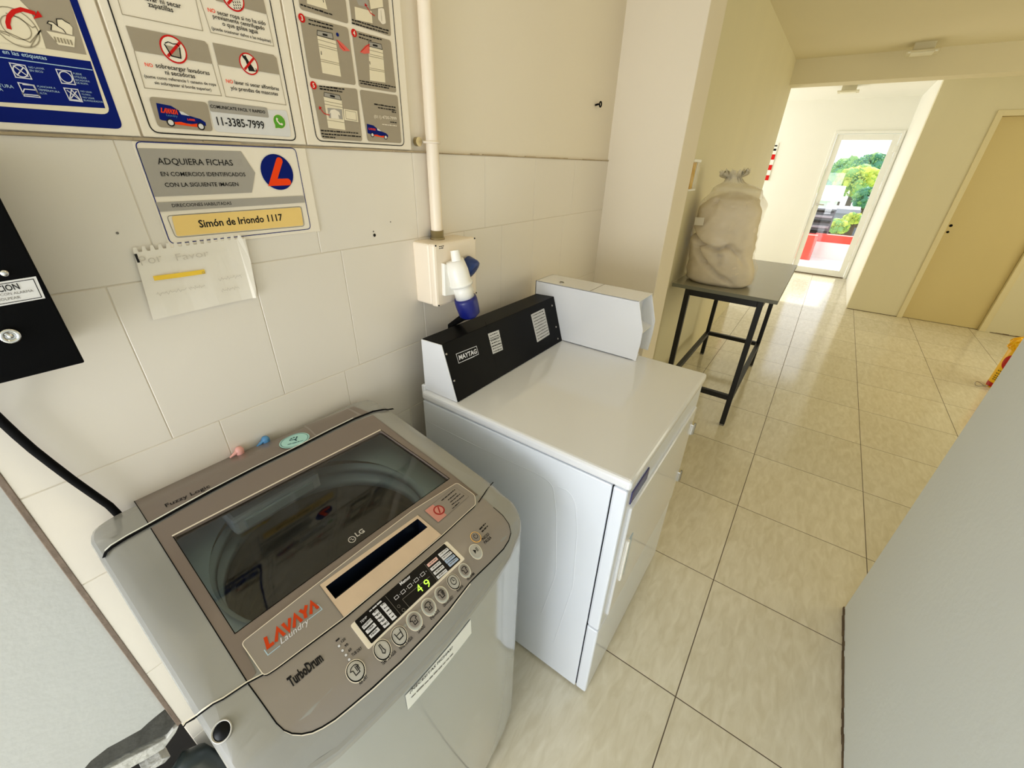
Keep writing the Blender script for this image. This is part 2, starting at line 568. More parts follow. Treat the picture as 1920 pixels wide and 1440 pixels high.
LAYER = 0.0003
class Draw:
    """2-D printing on a surface; every call is one layer of real, slightly raised ink"""
    def __init__(s, surf, mb, off=0.0006):
        s.S, s.mb, s.off = surf, mb, off
    def raw(s, vs_, fs_, m, k):
        vs_, fs_ = s.S.refine(vs_, fs_)
        s.mb.add([s.S.pt(u, v, s.off + k * LAYER) for u, v in vs_], fs_, m, isinstance(s.S, Relief))
    def uvs(s, px):
        return [s.S.uv(*p) for p in px]
    def poly(s, px, m, k=0):
        s.upoly(s.uvs(px), m, k)
    def upoly(s, q, m, k=0):
        a = sum(q[i][0] * q[(i + 1) % len(q)][1] - q[(i + 1) % len(q)][0] * q[i][1] for i in range(len(q)))
        if a < 0:
            q = q[::-1]
        s.raw(q, [list(range(len(q)))], m, k)
    def rounded(s, q, r, n=5):
        out = []
        for i in range(len(q)):
            p0, p1, p2 = Vector(q[i - 1]), Vector(q[i]), Vector(q[(i + 1) % len(q)])
            a, b = (p0 - p1), (p2 - p1)
            rr = min(r, a.length * 0.45, b.length * 0.45)
            A, B = p1 + a.normalized() * rr, p1 + b.normalized() * rr
            for j in range(n + 1):
                t = j / n
                out.append(tuple(A * (1 - t) ** 2 + p1 * (2 * t * (1 - t)) + B * t ** 2))
        return out
    def rpoly(s, px, r, m, k=0):
        s.upoly(s.rounded(s.uvs(px), r), m, k)
    def line(s, px, w, m, k=0, closed=False, r=0.0):
        s.uline(s.uvs(px), w, m, k, closed, r)
    def uline(s, q, w, m, k=0, closed=False, r=0.0):
        if r > 0:
            if closed:
                q = s.rounded(q, r)
            else:
                q = [q[0]] + s.rounded(q, r)[6:-6] + [q[-1]]
        q = [Vector(p) for p in q]
        n = len(q)
        vs_, fs_ = [], []
        for i in range(n):
            p0 = q[i - 1] if (i > 0 or closed) else q[i]
            p2 = q[(i + 1) % n] if (i < n - 1 or closed) else q[i]
            d0 = (q[i] - p0); d2 = (p2 - q[i])
            d0 = d0.normalized() if d0.length > 1e-9 else d2.normalized()
            d2 = d2.normalized() if d2.length > 1e-9 else d0
            n0, n2 = Vector((-d0.y, d0.x)), Vector((-d2.y, d2.x))
            mm = n0 + n2
            mm = mm.normalized() if mm.length > 1e-6 else n0
            sc = min(2.0, 1.0 / max(0.3, mm.dot(n0)))
            vs_ += [tuple(q[i] + mm * (w / 2 * sc)), tuple(q[i] - mm * (w / 2 * sc))]
        for i in range(n - 1 + (1 if closed else 0)):
            j = (i + 1) % n
            fs_.append([2 * i, 2 * i + 1, 2 * j + 1, 2 * j])
        s.raw(vs_, fs_, m, k)
    def disc(s, px, r, m, k=0, n=28, sx=1.0):
        u, v = s.S.uv(*px) if not isinstance(px, Vector) else (px.x, px.y)
        s.raw([(u + r * sx * cos(2 * pi * i / n), v + r * sin(2 * pi * i / n)) for i in range(n)], [list(range(n))], m, k)
    def ring(s, px, r, w, m, k=0, n=28):
        u, v = s.S.uv(*px) if not isinstance(px, Vector) else (px.x, px.y)
        s.uline([(u + r * cos(2 * pi * i / n), v + r * sin(2 * pi * i / n)) for i in range(n)], w, m, k, True)
    def text(s, t, p0, p1, m, k=1, h=None, bold=0.0, shear=0.0):
        """t runs along the baseline p0 -> p1 (pixels); h = capital height in metres"""
        v, f, w = glyphs(t, bold, shear)
        a, b = Vector(s.S.uv(*p0)), Vector(s.S.uv(*p1))
        d = b - a
        sc = d.length / w
        sv = (h / 0.70) if h else sc
        du = d.normalized()
        dv = Vector((-du.y, du.x))
        pts = [tuple(a + du * (x * sc) + dv * (y * sv)) for x, y in v]
        if isinstance(s.S, Relief):
            s.mb.add([s.S.pt(x, y, s.off + k * LAYER) for x, y in pts], f, m)
        else:
            s.raw(pts, f, m, k)
    def words(s, p0, p1, h, m, k=1, seed=1):
        """a line of print too small to read: short bars with gaps"""
        rr = random.Random(seed)
        a, b = Vector(s.S.uv(*p0)), Vector(s.S.uv(*p1))
        d = b - a
        L = d.length
        du = d.normalized()
        dv = Vector((-du.y, du.x))
        x = 0.0
        while x < L - h * 0.6:
            w = min(L - x, h * rr.uniform(1.3, 3.4))
            y0, y1 = h * rr.uniform(0.02, 0.14), h * rr.uniform(0.66, 0.95)
            s.raw([tuple(a + du * x + dv * y0), tuple(a + du * (x + w) + dv * y0), tuple(a + du * (x + w) + dv * y1), tuple(a + du * x + dv * y1)], [[0, 1, 2, 3]], m, k)
            x += w + h * 0.45
def laundry_logo(d, p0, p1, h, m, k, w=0.2):
    """slanted stencil capitals without crossbars, p0 -> p1 is the baseline in pixels"""
    a, b = Vector(d.S.uv(*p0)), Vector(d.S.uv(*p1))
    du = (b - a) / 6.0
    dv = Vector((-du.y, du.x)).normalized() * h + du.normalized() * h * 0.25
    L = lambda i, *pts: d.uline([tuple(a + du * (i + x * 0.92) + dv * y) for x, y in pts], h * w, m, k + (i % 2))
    L(0, (0.12, 1.0), (0.12, 0.1), (0.80, 0.1))
    for i in (1, 3, 5): L(i, (-0.05, 0.0), (0.45, 0.9), (0.95, 0.0))
    L(2, (0.0, 1.0), (0.45, 0.1), (0.9, 1.0))
    L(4, (0.0, 1.0), (0.45, 0.5), (0.9, 1.0)); d.uline([tuple(a + du * 4.41 + dv * 0.52), tuple(a + du * 4.36)], h * w, m, k + 2)
WALL = Plane((0, 0, 0), (1, 0, 0), (0, 0, 1))
def wall_plane(y):
    return Plane((0, y, 0), (1, 0, 0), (0, 0, 1))
def cross_plane(x):
    return Plane((x, 0, 0), (0, -1, 0), (0, 0, 1))
FLOOR = Plane((0, 0, 0), (1, 0, 0), (0, 1, 0))

# ================================================================== the setting
CZ = 2.465
WC = -0.219                                     # face of the corridor wall
b = MB(); b.box(-3.0, 8.85, -4.4, 2.2, -0.12, 0.0, 'floor_tile'); structure(b.build('floor', base=False))
b = MB(); b.box(-2.0, 5.85, -4.4, 2.2, CZ, CZ + 0.12, 'ceiling_paint'); b.box(5.85, 8.85, -4.4, 2.2, CZ, CZ + 0.12, 'wall_white'); structure(b.build('ceiling'))
b = MB(); b.box(5.62, 5.85, -4.4, 2.2, 2.268, CZ, 'ceiling_paint'); structure(b.build('ceiling_beam'))

# wall behind the machines: painted plaster above and left of the tiling
def wpx(px, y=0.004):
    return [wall_plane(y).hit(*p) for p in px]
edge_px = [(310, 1329), (300, 1337), (290, 1345), (277, 1356), (264, 1368), (237, 1383), (219, 1393), (202, 1402), (170, 1427), (159, 1440)]
edge = wpx(edge_px)
back = MB()
back.box(0.0, 2.4, 0.004, 0.16, 1.5515, CZ, 'wall_cream')
back.box(0.0, 2.4, 0.0014, 0.16, 0.0, 1.5515, 'wall_grout')
out = [Vector((-0.006, 0.004, CZ)), Vector((-0.006, 0.004, edge[0].z))] + edge + \
      [Vector((-0.30, 0.004, 0.40)), Vector((-0.6, 0.004, 0.372)), Vector((-1.9, 0.004, 0.37)), Vector((-1.9, 0.004, CZ))]
back.prism(out, (0, 0.07, 0), 'plaster_paint')
back.box(-1.9, 0.02, 0.12, 0.16, 0.0, 0.6, 'dark_hole')
wall_back = structure(back.build('wall_back'))
# rough hacked edge of the plaster, with a strip of old plaster below it
low = wpx([(191, 1440), (237, 1411), (281, 1390), (313, 1376), (331, 1350), (318, 1338), (311, 1331)], 0.012)
up = [p + Vector((0, 0.008, 0.004)) for p in edge]
b = MB(); b.prism(up + [Vector((-0.7, 0.012, 0.375)), Vector((-0.7, 0.012, 0.335))] + low, (0, 0.06, 0), 'concrete_dark')
b.build('broken_edge', wall_back)
b = MB(); b.prism(wpx([(186, 1452), (237, 1424), (281, 1402), (312, 1385), (325, 1368), (336, 1361), (330, 1374), (308, 1404), (281, 1420), (246, 1440), (215, 1462)], 0.006), (0, 0.05, 0), 'plaster_white', 0.002)
b.prism(wpx([(304, 1422), (321, 1418), (309, 1431), (283, 1445), (268, 1452)], 0.01), (0, 0.05, 0), 'plaster_white', 0.002)
b.build('old_plaster', wall_back)
b = MB(); b.box(-0.0075, 0.001, -0.001, 0.02, 0.30, CZ, 'caulk', 0.001); b.build('caulk_joint', wall_back)

# tiles: real tiles with bevelled edges and open joints
tl = MB()
ROWS = [(1.3415, 1.5515, [0.0, 0.292, 0.594, 0.893, 1.191, 1.483, 1.785, 2.11]),
        (1.0375, 1.3400, [0.0, 0.211, 0.437, 0.645, 0.893, 1.085, 1.283, 1.490, 1.72, 2.11]),
        (0.8240, 1.0360, [0.0, 0.294, 0.598, 0.9, 1.2, 1.5, 1.8, 2.11]),
        (0.5210, 0.8225, [0.0, 0.2, 0.5, 0.8, 1.1, 1.4, 1.7, 2.11]),
        (0.2180, 0.5195, [0.0, 0.3, 0.6, 0.9, 1.2, 1.5, 1.8, 2.11]),
        (0.0, 0.2165, [0.0, 0.2, 0.5, 0.8, 1.1, 1.4, 1.7, 2.11])]
for z0, z1, xs in ROWS:
    for x0, x1 in zip(xs[:-1], xs[1:]):
        tl.box(x0 + 0.0006, x1 - 0.0006, 0.0, 0.004, z0, z1, 'wall_tile', 0.0010, 1)
d = Draw(WALL, tl)
d.disc((702, 441), 0.004, 'black_ink'); d.disc((700, 434), 0.002, 'grey_ink'); d.disc((732, 416), 0.0018, 'grey_ink'); d.disc((220, 437), 0.002, 'grey_ink')
tl.build('tile_cladding', wall_back)
b = MB()
rr = random.Random(3)
x = -0.012
while x < 2.108:
    w = rr.uniform(0.02, 0.07)
    b.box(x, min(2.109, x + w), -0.0015 - rr.uniform(0, 0.0025), 0.006, 1.5515, 1.5535 + rr.uniform(0.0, 0.0022), 'wall_ridge')
    x += w
b.build('tile_ledge', wall_back)

b = MB(); b.box(2.11, 2.34, -0.33, 0.16, 0.0, CZ, 'wall_cream', 0.004); structure(b.build('wall_pilaster'))
b = MB(); b.box(2.34, 5.83, WC, -0.04, 0.0, CZ, 'wall_corridor_paint'); structure(b.build('wall_corridor'))
b = MB(); b.box(5.70, 5.83, -0.04, 2.2, 0.0, CZ, 'wall_white'); structure(b.build('wall_far_room_near'))

# near wall on the right: its face is seen bottom right, its corner is a free vertical edge
b = MB()
b.box(-1.2, 1.687, -1.60, -1.436, 0.0, CZ, 'wall_grey_white', 0.004)
b.box(1.55, 1.687, -4.4, -1.58, 0.0, CZ, 'wall_grey_white')
wr = structure(b.build('wall_right'))
b = MB(); b.box(1.55, 6.855, -4.40, -4.26, 0.0, CZ, 'wall_corridor_paint'); structure(b.build('wall_sky_block'))  # unseen wall added to keep open sky light out of the corridor
b = MB()
rr = random.Random(5)
x = -1.2
while x < 1.688:
    w = rr.uniform(0.015, 0.05)
    b.box(x, min(1.689, x + w), -1.437, -1.4335 + rr.uniform(0, 0.003), 0.0, 0.006 + rr.uniform(0, 0.008), 'dirt')
    x += w
b.build('dirty_joint', wr)

# wall with the flush door
DX, DY0, DY1, DH = 6.725, -1.992, -2.672, 2.062
b = MB()
b.box(DX, DX + 0.13, DY0, -1.447, 0.0, CZ, 'wall_corridor_paint')
b.box(DX, DX + 0.13, -4.4, DY1, 0.0, CZ, 'wall_corridor_paint')
b.box(DX, DX + 0.13, DY1, DY0, DH, CZ, 'wall_corridor_paint')
wd = structure(b.build('wall_door'))
b = MB()
for k in range(14):
    y = -2.76 - k * 0.05
    b.box(DX - 0.002, DX, y - 0.05, y, 0.0, 0.006 + 0.006 * ((k * 7) % 5) / 5, 'dirt')
b.box(DX - 0.002, DX, DY0 + 0.045, -1.447, 0.0, 0.006, 'dirt')
b.build('floor_joint', wd)
dr = thing('door_2', (DX, (DY0 + DY1) / 2, 0), None, None); dr['kind'] = 'structure'
b = MB(); b.box(DX + 0.035, DX + 0.075, DY1 + 0.006, DY0 - 0.006, 0.004, DH - 0.006, 'door_cream', 0.002); b.build('door_leaf', dr)
b = MB(); b.box(DX + 0.085, DX + 0.13, DY1 - 0.02, DY0 + 0.02, -0.01, DH + 0.02, 'dark_hole'); b.build('door_light_block', dr)  # unseen dark box added to stop sky glow round the leaf
b = MB()
b.box(DX - 0.014, DX + 0.06, DY0 - 0.004, DY0 + 0.045, 0.0, DH + 0.045, 'door_frame_cream', 0.003)
b.box(DX - 0.014, DX + 0.06, DY1 - 0.05, DY1 + 0.004, 0.0, DH + 0.045, 'door_frame_cream', 0.003)
b.box(DX - 0.014, DX + 0.06, DY1, DY0, DH - 0.004, DH + 0.045, 'door_frame_cream', 0.003)
b.build('door_frame', dr)
b = MB()
for px, r in (((1783, 423), 0.014), ((1777, 435), 0.012)):
    p = cross_plane(DX + 0.035).hit(*px)
    b.lathe(p, (-1, 0, 0), [(0, r), (0.004, r), (0.006, r * 0.6), (0.006, 0)], 'black_metal', 16)
b.build('keyhole', dr)

# far room: side wall, end wall with the glazed door
b = MB(); b.box(DX + 0.13, 8.86, -1.60, -1.447, 0.0, CZ, 'wall_white'); structure(b.build('wall_side'))
FX, GY0, GY1, GH = 8.73, -0.615, -1.432, 2.066
b = MB()
b.box(FX, FX + 0.13, GY0, 2.2, 0.0, CZ, 'wall_white')
b.box(FX, FX + 0.13, -1.60, GY1, 0.0, CZ, 'wall_white')
b.box(FX, FX + 0.13, GY1, GY0, GH, CZ, 'wall_white')
structure(b.build('wall_far'))
b = MB(); b.box(5.83, 8.86, 2.05, 2.2, 0.0, CZ, 'wall_white'); structure(b.build('wall_left'))
gd = thing('door_1', (FX, (GY0 + GY1) / 2, 0), None, None); gd['kind'] = 'structure'
def rect_frame(mb, x0, x1, ya, yb, z0, z1, w, m, bottom=True, wb=None):
    mb.box(x0, x1, ya - w, ya, z0, z1, m, 0.003)
    mb.box(x0, x1, yb, yb + w, z0, z1, m, 0.003)
    mb.box(x0, x1, yb + w, ya - w, z1 - w, z1, m, 0.003)
    if bottom:
        mb.box(x0, x1, yb + w, ya - w, z0, z0 + (wb or w), m, 0.003)
b = MB(); rect_frame(b, FX - 0.025, FX + 0.06, GY0, GY1, 0.0, GH, 0.034, 'alu_white', False); b.build('door_frame', gd)
lf = MB(); rect_frame(lf, FX - 0.005, FX + 0.04, GY0 - 0.038, GY1 + 0.038, 0.012, GH - 0.038, 0.075, 'alu_white', True, 0.095)
lfo = lf.build('door_leaf', gd)
b = MB(); b.box(FX + 0.015, FX + 0.021, GY1 + 0.11, GY0 - 0.11, 0.10, GH - 0.11, 'door_glass'); b.build('pane', lfo)
b = MB()
b.box(FX - 0.012, FX - 0.004, GY0 - 0.088, GY0 - 0.056, 0.93, 1.13, 'alu_white', 0.003)
b.tube([(FX - 0.012, GY0 - 0.072, 1.07), (FX - 0.05, GY0 - 0.072, 1.07), (FX - 0.05, GY0 - 0.18, 1.07)], 0.009, 'steel', 10)
b.build('door_handle', lfo)
for z in (0.28, 1.02, 1.80):
    b = MB(); b.box(FX - 0.03, FX - 0.004, GY1 + 0.02, GY1 + 0.06, z, z + 0.08, 'alu_white', 0.004); b.build('hinge', gd)
b = MB(); b.box(FX - 0.01, FX + 0.02, GY1, GY0, 0.0, 0.012, 'dirt'); b.build('threshold', gd)

# ================================================================== signs and fittings on the wall behind the machines
def board(name, u0, u1, v0, v1, label, cat, group=None, mm='sign_white', thick=0.003):
    mb = MB()
    mb.box(u0, u1, -thick, 0.004, v0, v1, mm, 0.001, 1)
    o = mb.build(name)
    tag(o, label, cat, group)
    p = MB()
    return o, p, Draw(wall_plane(-thick), p)

G = 'laundry instruction posters on the upper wall'
# ---- poster with the blue border and laundry basket
pa, p, d = board('poster', -0.42, 0.328, 1.557, 2.20, 'blue bordered laundry poster with red arrow, basket and white care symbols', 'poster', G)
u1, _ = d.S.uv(222, 215); _, v0 = d.S.uv(100, 234.5)
d.upoly(d.rounded([(-0.40, v0), (u1, v0), (u1, 2.18), (-0.40, 2.18)], 0.010), 'navy', 0)
a = d.S.uv(203, 200); c = d.S.uv(100, 207)
d.upoly(d.rounded([(-0.38, c[1]), (a[0], c[1]), (a[0], 2.16), (-0.38, 2.16)], 0.012), 'sign_cream', 1)
d.poly([(-90, 84), (0, 92), (169, 115), (197, 203), (-90, 186)], 'navy', 2)
d.poly([(-60, -70), (108, -70), (162, 103), (85, 91), (70, 55), (57, 22), (25, -12), (-60, -40)], 'sign_grey', 2)
d.poly([(-40, -28), (30, -6), (54, 18), (75, 57), (86, 92), (40, 84), (-40, 76)], 'sign_cream', 3)
for q in ([(-30, 50), (16, 62), (56, 80), (76, 57)], [(57, 88), (76, 56)], [(0, 60), (18, 68)], [(10, 25), (35, 33), (60, 52), (66, 50)]):
    d.line(q, 0.0012, 'print_line', 4)
u, v = d.S.uv(30, 52)
d.uline([(u + 0.020 * cos(t * pi / 12), v + 0.020 * sin(t * pi / 12)) for t in range(24)], 0.0012, 'print_line', 4, True)
d.uline([(u + 0.013 * cos(t * pi / 12), v + 0.012 * sin(t * pi / 12)) for t in range(24)], 0.001, 'print_line', 4, True)
d.line([(17, 55), (14, 44), (16, 32), (25, 22), (40, 18), (54, 22), (66, 26)], 0.0042, 'red_print', 5)
d.poly([(62, 36), (79, 32), (70, 20)], 'red_print', 5)
d.poly([(86, 58), (140, 69), (139, 89), (109, 84)], 'sign_cream', 4)
d.poly([(95, 56), (96, 47), (88, 44), (90, 40), (98, 42), (106, 49), (106, 36), (116, 36), (128, 44), (135, 52), (135, 66)], 'sign_cream', 4)
d.line([(95, 57), (96, 47), (88, 44), (90, 40), (98, 42), (107, 49), (105, 36), (115, 36), (122, 41), (130, 45)], 0.001, 'black_ink', 5)
d.line([(107, 49), (118, 56), (123, 63)], 0.001, 'black_ink', 5)
for k in range(6):
    d.line([(101 + k * 6, 69 + k * 1.2), (105 + k * 6, 79 + k * 1.2)], 0.0018, 'print_line', 5)
d.text('en las etiquetas', (5, 100.5), (88, 113), 'pale_blue_print', 4, bold=0.01)
d.line([(-60, 101), (0, 107.5), (173, 131.5)], 0.001, 'pale_blue_print', 3)
def icon(q, kind):
    d.line(q, 0.0011, 'legend_white', 4, True)
    c_ = [sum(t[0] for t in q) / 4, sum(t[1] for t in q) / 4]
    cu, cv = d.S.uv(*c_)
    if kind in 'xo':
        d.ring(Vector((cu, cv)), 0.0062, 0.0011, 'legend_white', 4)
    if kind in 'xt':
        for i in (0, 1):
            a_, b_ = Vector(d.S.uv(*q[i])), Vector(d.S.uv(*q[i + 2]))
            d.uline([tuple(a_.lerp(b_, 0.15)), tuple(a_.lerp(b_, 0.85))], 0.0011, 'legend_white', 5)
    if kind == 't':
        d.uline([(cu - 0.006, cv - 0.006), (cu, cv + 0.006), (cu + 0.006, cv - 0.006)], 0.0012, 'legend_white', 4, True)
    if kind == 'i':
        d.uline([(cu - 0.008, cv - 0.005), (cu + 0.008, cv - 0.005), (cu + 0.006, cv + 0.006), (cu - 0.004, cv + 0.006)], 0.0011, 'legend_white', 4)
        d.uline([(cu - 0.008, cv - 0.005), (cu - 0.004, cv + 0.001), (cu + 0.007, cv + 0.001)], 0.0011, 'legend_white', 4)
icon([(17, 118), (46, 123), (59, 148.5), (29, 145)], 'x')
icon([(104, 130), (132, 134), (141, 159), (115, 156)], 'o')
icon([(33, 155), (63, 160), (75, 183), (45, 180)], 'i')
icon([(119, 165), (145, 168), (154, 191), (130, 188)], 't')
for ttl, q0, q1 in (('NO LAVAR', (54, 128), (83, 131)), ('EN SECO', (56, 134), (81, 137)), ('PUEDE', (137, 139.5), (153, 141.5)), ('UTILIZAR', (139, 145.5), (162, 148.5)),
                    ('SECADORA', (141, 151.5), (168, 154.5)), ('DE ROPA', (143, 157), (165, 159.5)), ('PLANCHAR A', (70, 163.5), (104, 167)), ('TEMPERATURA', (72, 170), (112, 174.5)),
                    ('ALTA', (74, 176), (88, 177.5)), ('NO USAR', (151, 172.5), (172, 175)), ('CLORO,', (153, 178), (170, 180)), ('NO USAR', (155, 184), (177, 186.5)), ('BLANQUEADOR', (157, 189.5), (193, 193)),
                    ('TURA', (-2, 163), (26, 166)), ('BAJA', (-16, 168.5), (6, 171))):
    d.text(ttl, q0, q1, 'pale_blue_print', 4)
p.build('print', pa)

# ---- poster with the four prohibitions
pb, p, d = board('poster', 0.3315, 0.604, 1.557, 2.20, 'cream poster with red prohibition circles, blue van and green chat logo', 'poster', G)
TL, TR, BR, BL = d.S.uv(205, 0), d.S.uv(504, 0), d.S.uv(557, 264), d.S.uv(281, 248)
xl = (BL[0] + TL[0]) / 2; xr = (BR[0] + TR[0]) / 2; zb = (BL[1] + BR[1]) / 2
d.uline([(xl, zb), (xr, zb), (xr, 2.19), (xl, 2.19)], 0.0018, 'black_ink', 1, True, 0.012)
def cell(px):
    d.line(px, 0.0009, 'print_line', 1, False)
cell([(216, -16), (229, 27), (380, 58), (360, -30)])
cell([(362, -40), (395, 61), (513, 87), (500, 27)])
cell([(251, 95), (271, 165), (415, 180), (398, 120)])
cell([(408, 121), (423, 181), (536, 197), (524, 140)])
d.poly([(390, -36), (490, -16), (500, 27), (404, 1)], 'sign_grey', 1)
d.poly([(235, 48), (383, 77.5), (389, 84), (398, 120), (251, 95)], 'sign_grey', 1)
d.poly([(398, 80), (512, 103), (518, 109), (524, 140), (408, 121)], 'sign_grey', 1)
def noway(c, r):
    cc = Vector(d.S.uv(*c))
    d.disc(cc, r, 'red_print', 2); d.disc(cc, r * 0.87, 'sign_white', 3)
    return cc
def bar(cc, r):
    d.uline([tuple(cc + Vector((-0.62, -0.58)) * r), tuple(cc + Vector((0.62, 0.58)) * r)], r * 0.2, 'red_print', 5)
cc = noway((436, -4), 0.0178)
for i in range(4):
    for j in range(4):
        q = cc + Vector((-0.002 + i * 0.0036, -0.0125 + j * 0.0038 + 0.0008 * i))
        d.uline([tuple(q), tuple(q + Vector((0.0013, -0.0022)))], 0.0014, 'black_ink', 4)
bar(cc, 0.0178)
cc = noway((325, 93), 0.0180)
def loc(cc, pts, s=1.0): return [tuple(cc + Vector(t) * s) for t in pts]
d.upoly(loc(cc, [(-0.010, 0.004), (-0.006, -0.009), (0.006, -0.010), (0.009, 0.003)]), 'sign_grey', 4)
d.uline(loc(cc, [(-0.011, 0.005), (-0.006, -0.009), (0.0065, -0.010), (0.009, 0.004)]), 0.0016, 'black_ink', 5)
d.uline(loc(cc, [(-0.010, 0.006), (-0.005, 0.0085), (0.001, 0.007), (0.006, 0.008), (0.009, 0.005)]), 0.0012, 'black_ink', 5)
bar(cc, 0.0180)
cc = noway((466, 120), 0.0160)
d.upoly(loc(cc, [(-0.0075, 0.0125), (-0.0055, 0.0105), (-0.003, 0.012), (-0.002, 0.009), (0.001, 0.003), (0.006, -0.004), (0.008, -0.010), (-0.003, -0.0105), (-0.0035, -0.004), (-0.005, 0.004), (-0.0085, 0.008), (-0.009, 0.0105)]), 'black_ink', 4)
d.uline(loc(cc, [(0.007, -0.0095), (0.0105, -0.0085), (0.0105, -0.005)]), 0.0014, 'black_ink', 4)
bar(cc, 0.0160)
for t, q0, q1, m in (('NO', (272, 124), (287, 126.5), 'orange_red'), ('sobrecargar lavadoras', (292, 126.5), (393, 141), 'black_ink'), ('ni secadoras', (310, 139.5), (366, 147), 'black_ink'),
                     ('(tome como referencia 1 canasto de ropa', (271, 145.5), (405, 161.5), 'black_ink'), ('sin sobrepasar al borde superior)', (290, 157.5), (396, 171), 'black_ink'),
                     ('NO', (424, 155), (437, 157), 'orange_red'), ('lavar ni secar alfombras', (440, 157.5), (523, 170), 'black_ink'), ('y/o prendas de mascotas', (432.5, 168), (521, 179.5), 'black_ink'),
                     ('NO', (390, 22), (404, 25), 'orange_red'), ('secar ropa si no ha sido', (407.5, 27), (498, 48), 'black_ink'), ('previamente centrifugado', (399, 34), (496, 57), 'black_ink'),
                     ('o que golee agua', (417, 48), (483.5, 63.5), 'black_ink'), ('(puede ocasionar daños a las máquinas)', (397, 55.5), (508, 80), 'black_ink'),
                     ('lavar ni secar', (271, 0.5), (340, 16), 'black_ink'), ('zapatillas', (278, 12.5), (325, 23.5), 'black_ink')):
    d.text(t, q0, q1, m, 2, bold=0.012)
d.rpoly([(278, 181), (388, 192), (399, 246.5), (296, 238)], 0.006, 'sign_grey', 1)
def van(pts, k=2):
    """small delivery van: pts maps unit coordinates (0..1, 0..1) to pixels"""
    P = lambda *l: [pts(*q) for q in l]
    d.poly(P((0, 0.22), (0.0, 1.0), (0.32, 0.97), (0.60, 0.62), (0.90, 0.50), (0.99, 0.36), (0.98, 0.18), (0.04, 0.18)), 'navy', k)
    d.poly(P((0.47, 0.76), (0.55, 0.75), (0.68, 0.58), (0.50, 0.60)), 'sign_pale', k + 1)
    d.poly(P((0.28, 0.16), (0.45, 0.22), (0.62, 0.15), (0.80, 0.24), (0.80, 0.06), (0.28, 0.06)), 'orange_red', k + 1)
    for ux in (0.22, 0.86):
        c_ = Vector(d.S.uv(*pts(ux, 0.12)))
        R_ = 0.16 * (Vector(d.S.uv(*pts(0, 1))) - Vector(d.S.uv(*pts(0, 0)))).length
        d.disc(c_, R_ * 1.25, 'black_ink', k + 2, 16); d.disc(c_, R_ * 0.85, 'sign_pale', k + 3, 16)
def quadmap(a_, b_, c_, e_):
    """bottom-left, bottom-right, top-right, top-left"""
    return lambda s_, t_: tuple((a_[i] * (1 - s_) + b_[i] * s_) * (1 - t_) + (e_[i] * (1 - s_) + c_[i] * s_) * t_ for i in (0, 1))
qm = quadmap((301, 232), (390, 243), (378, 206), (292, 193))
van(qm)
laundry_logo(d, qm(0.06, 0.56), qm(0.42, 0.56), 0.0068, 'orange_red', 5, 0.24)
d.text('Laundry', qm(0.16, 0.42), qm(0.40, 0.42), 'blue_hose', 5)
laundry_logo(d, qm(0.60, 0.34), qm(0.76, 0.34), 0.003, 'orange_red', 5, 0.24)
d.rpoly([(392, 203), (537, 207), (546, 257), (403, 246.5)], 0.006, 'sign_pale', 1)
d.rpoly([(389, 188.5), (500, 202), (504, 221), (394, 209)], 0.003, 'sign_grey_cool', 2)
d.text('COMUNICATE FACIL Y RAPIDO', (394, 202), (497, 213), 'black_ink', 4, bold=0.015)
d.text('11-3385-7999', (408, 234.5), (496, 242), 'black_ink', 4, h=0.0125, bold=0.012)
c_ = Vector(d.S.uv(523, 228))
d.disc(c_, 0.0125, 'sign_white', 3); d.upoly(loc(c_, [(-0.012, -0.013), (-0.004, -0.012), (-0.010, -0.004)]), 'sign_white', 2)
d.disc(c_, 0.0112, 'green_chat', 4); d.upoly(loc(c_, [(-0.0105, -0.0115), (-0.003, -0.0105), (-0.0095, -0.003)]), 'green_chat', 5)
d.uline(loc(c_, [(-0.0048, 0.0045), (-0.0045, 0.001), (-0.001, -0.0035), (0.0035, -0.0048)]), 0.0026, 'sign_white', 6)
d.uline(loc(c_, [(-0.0055, 0.005), (-0.003, 0.0028)]), 0.0034, 'sign_white', 7); d.uline(loc(c_, [(0.0022, -0.003), (0.0048, -0.0052)]), 0.0034, 'sign_white', 7)
p.build('print', pb)

# ---- poster with the numbered steps
pc, p, d = board('poster', 0.6075, 0.890, 1.557, 2.20, 'grey celled step poster with red numbered circles and dryer drawings, beside the pipe', 'poster', G)
TL, TR, BR, BL = d.S.uv(545, 0), d.S.uv(735, 0), d.S.uv(758, 273), d.S.uv(597, 265)
xl = (BL[0] + TL[0]) / 2; xr = (BR[0] + TR[0]) / 2; zb = (BL[1] + BR[1]) / 2
d.uline([(xl, zb), (xr, zb), (xr, 2.19), (xl, 2.19)], 0.0018, 'black_ink', 1, True, 0.014)
for q in ([(553, -50), (562, 17), (653, 45), (642, -40)], [(649, -40), (660, 45), (733, 68.5), (725, -30)], [(561, 28), (652, 52), (667, 160), (580, 145.5)],
          [(658.5, 55), (732, 76), (743, 174), (673, 163)], [(583, 159), (669, 166.5), (679, 265), (603, 260)], [(673.5, 168), (745, 179), (752.5, 268.5), (689, 265)]):
    d.rpoly(q, 0.006, 'sign_grey', 1)
for n_, q in (('3', (565, 34)), ('4', (663, 62)), ('5', (587, 160))):
    c_ = Vector(d.S.uv(*q)); d.disc(c_, 0.0068, 'red_print', 3)
    v_, f_, w_ = glyphs(n_, 0.02)
    d.raw([(c_.x + (x_ - w_ / 2) * 0.0105, c_.y + y_ * 0.0105 - 0.0037) for x_, y_ in v_], f_, 'sign_white', 4)
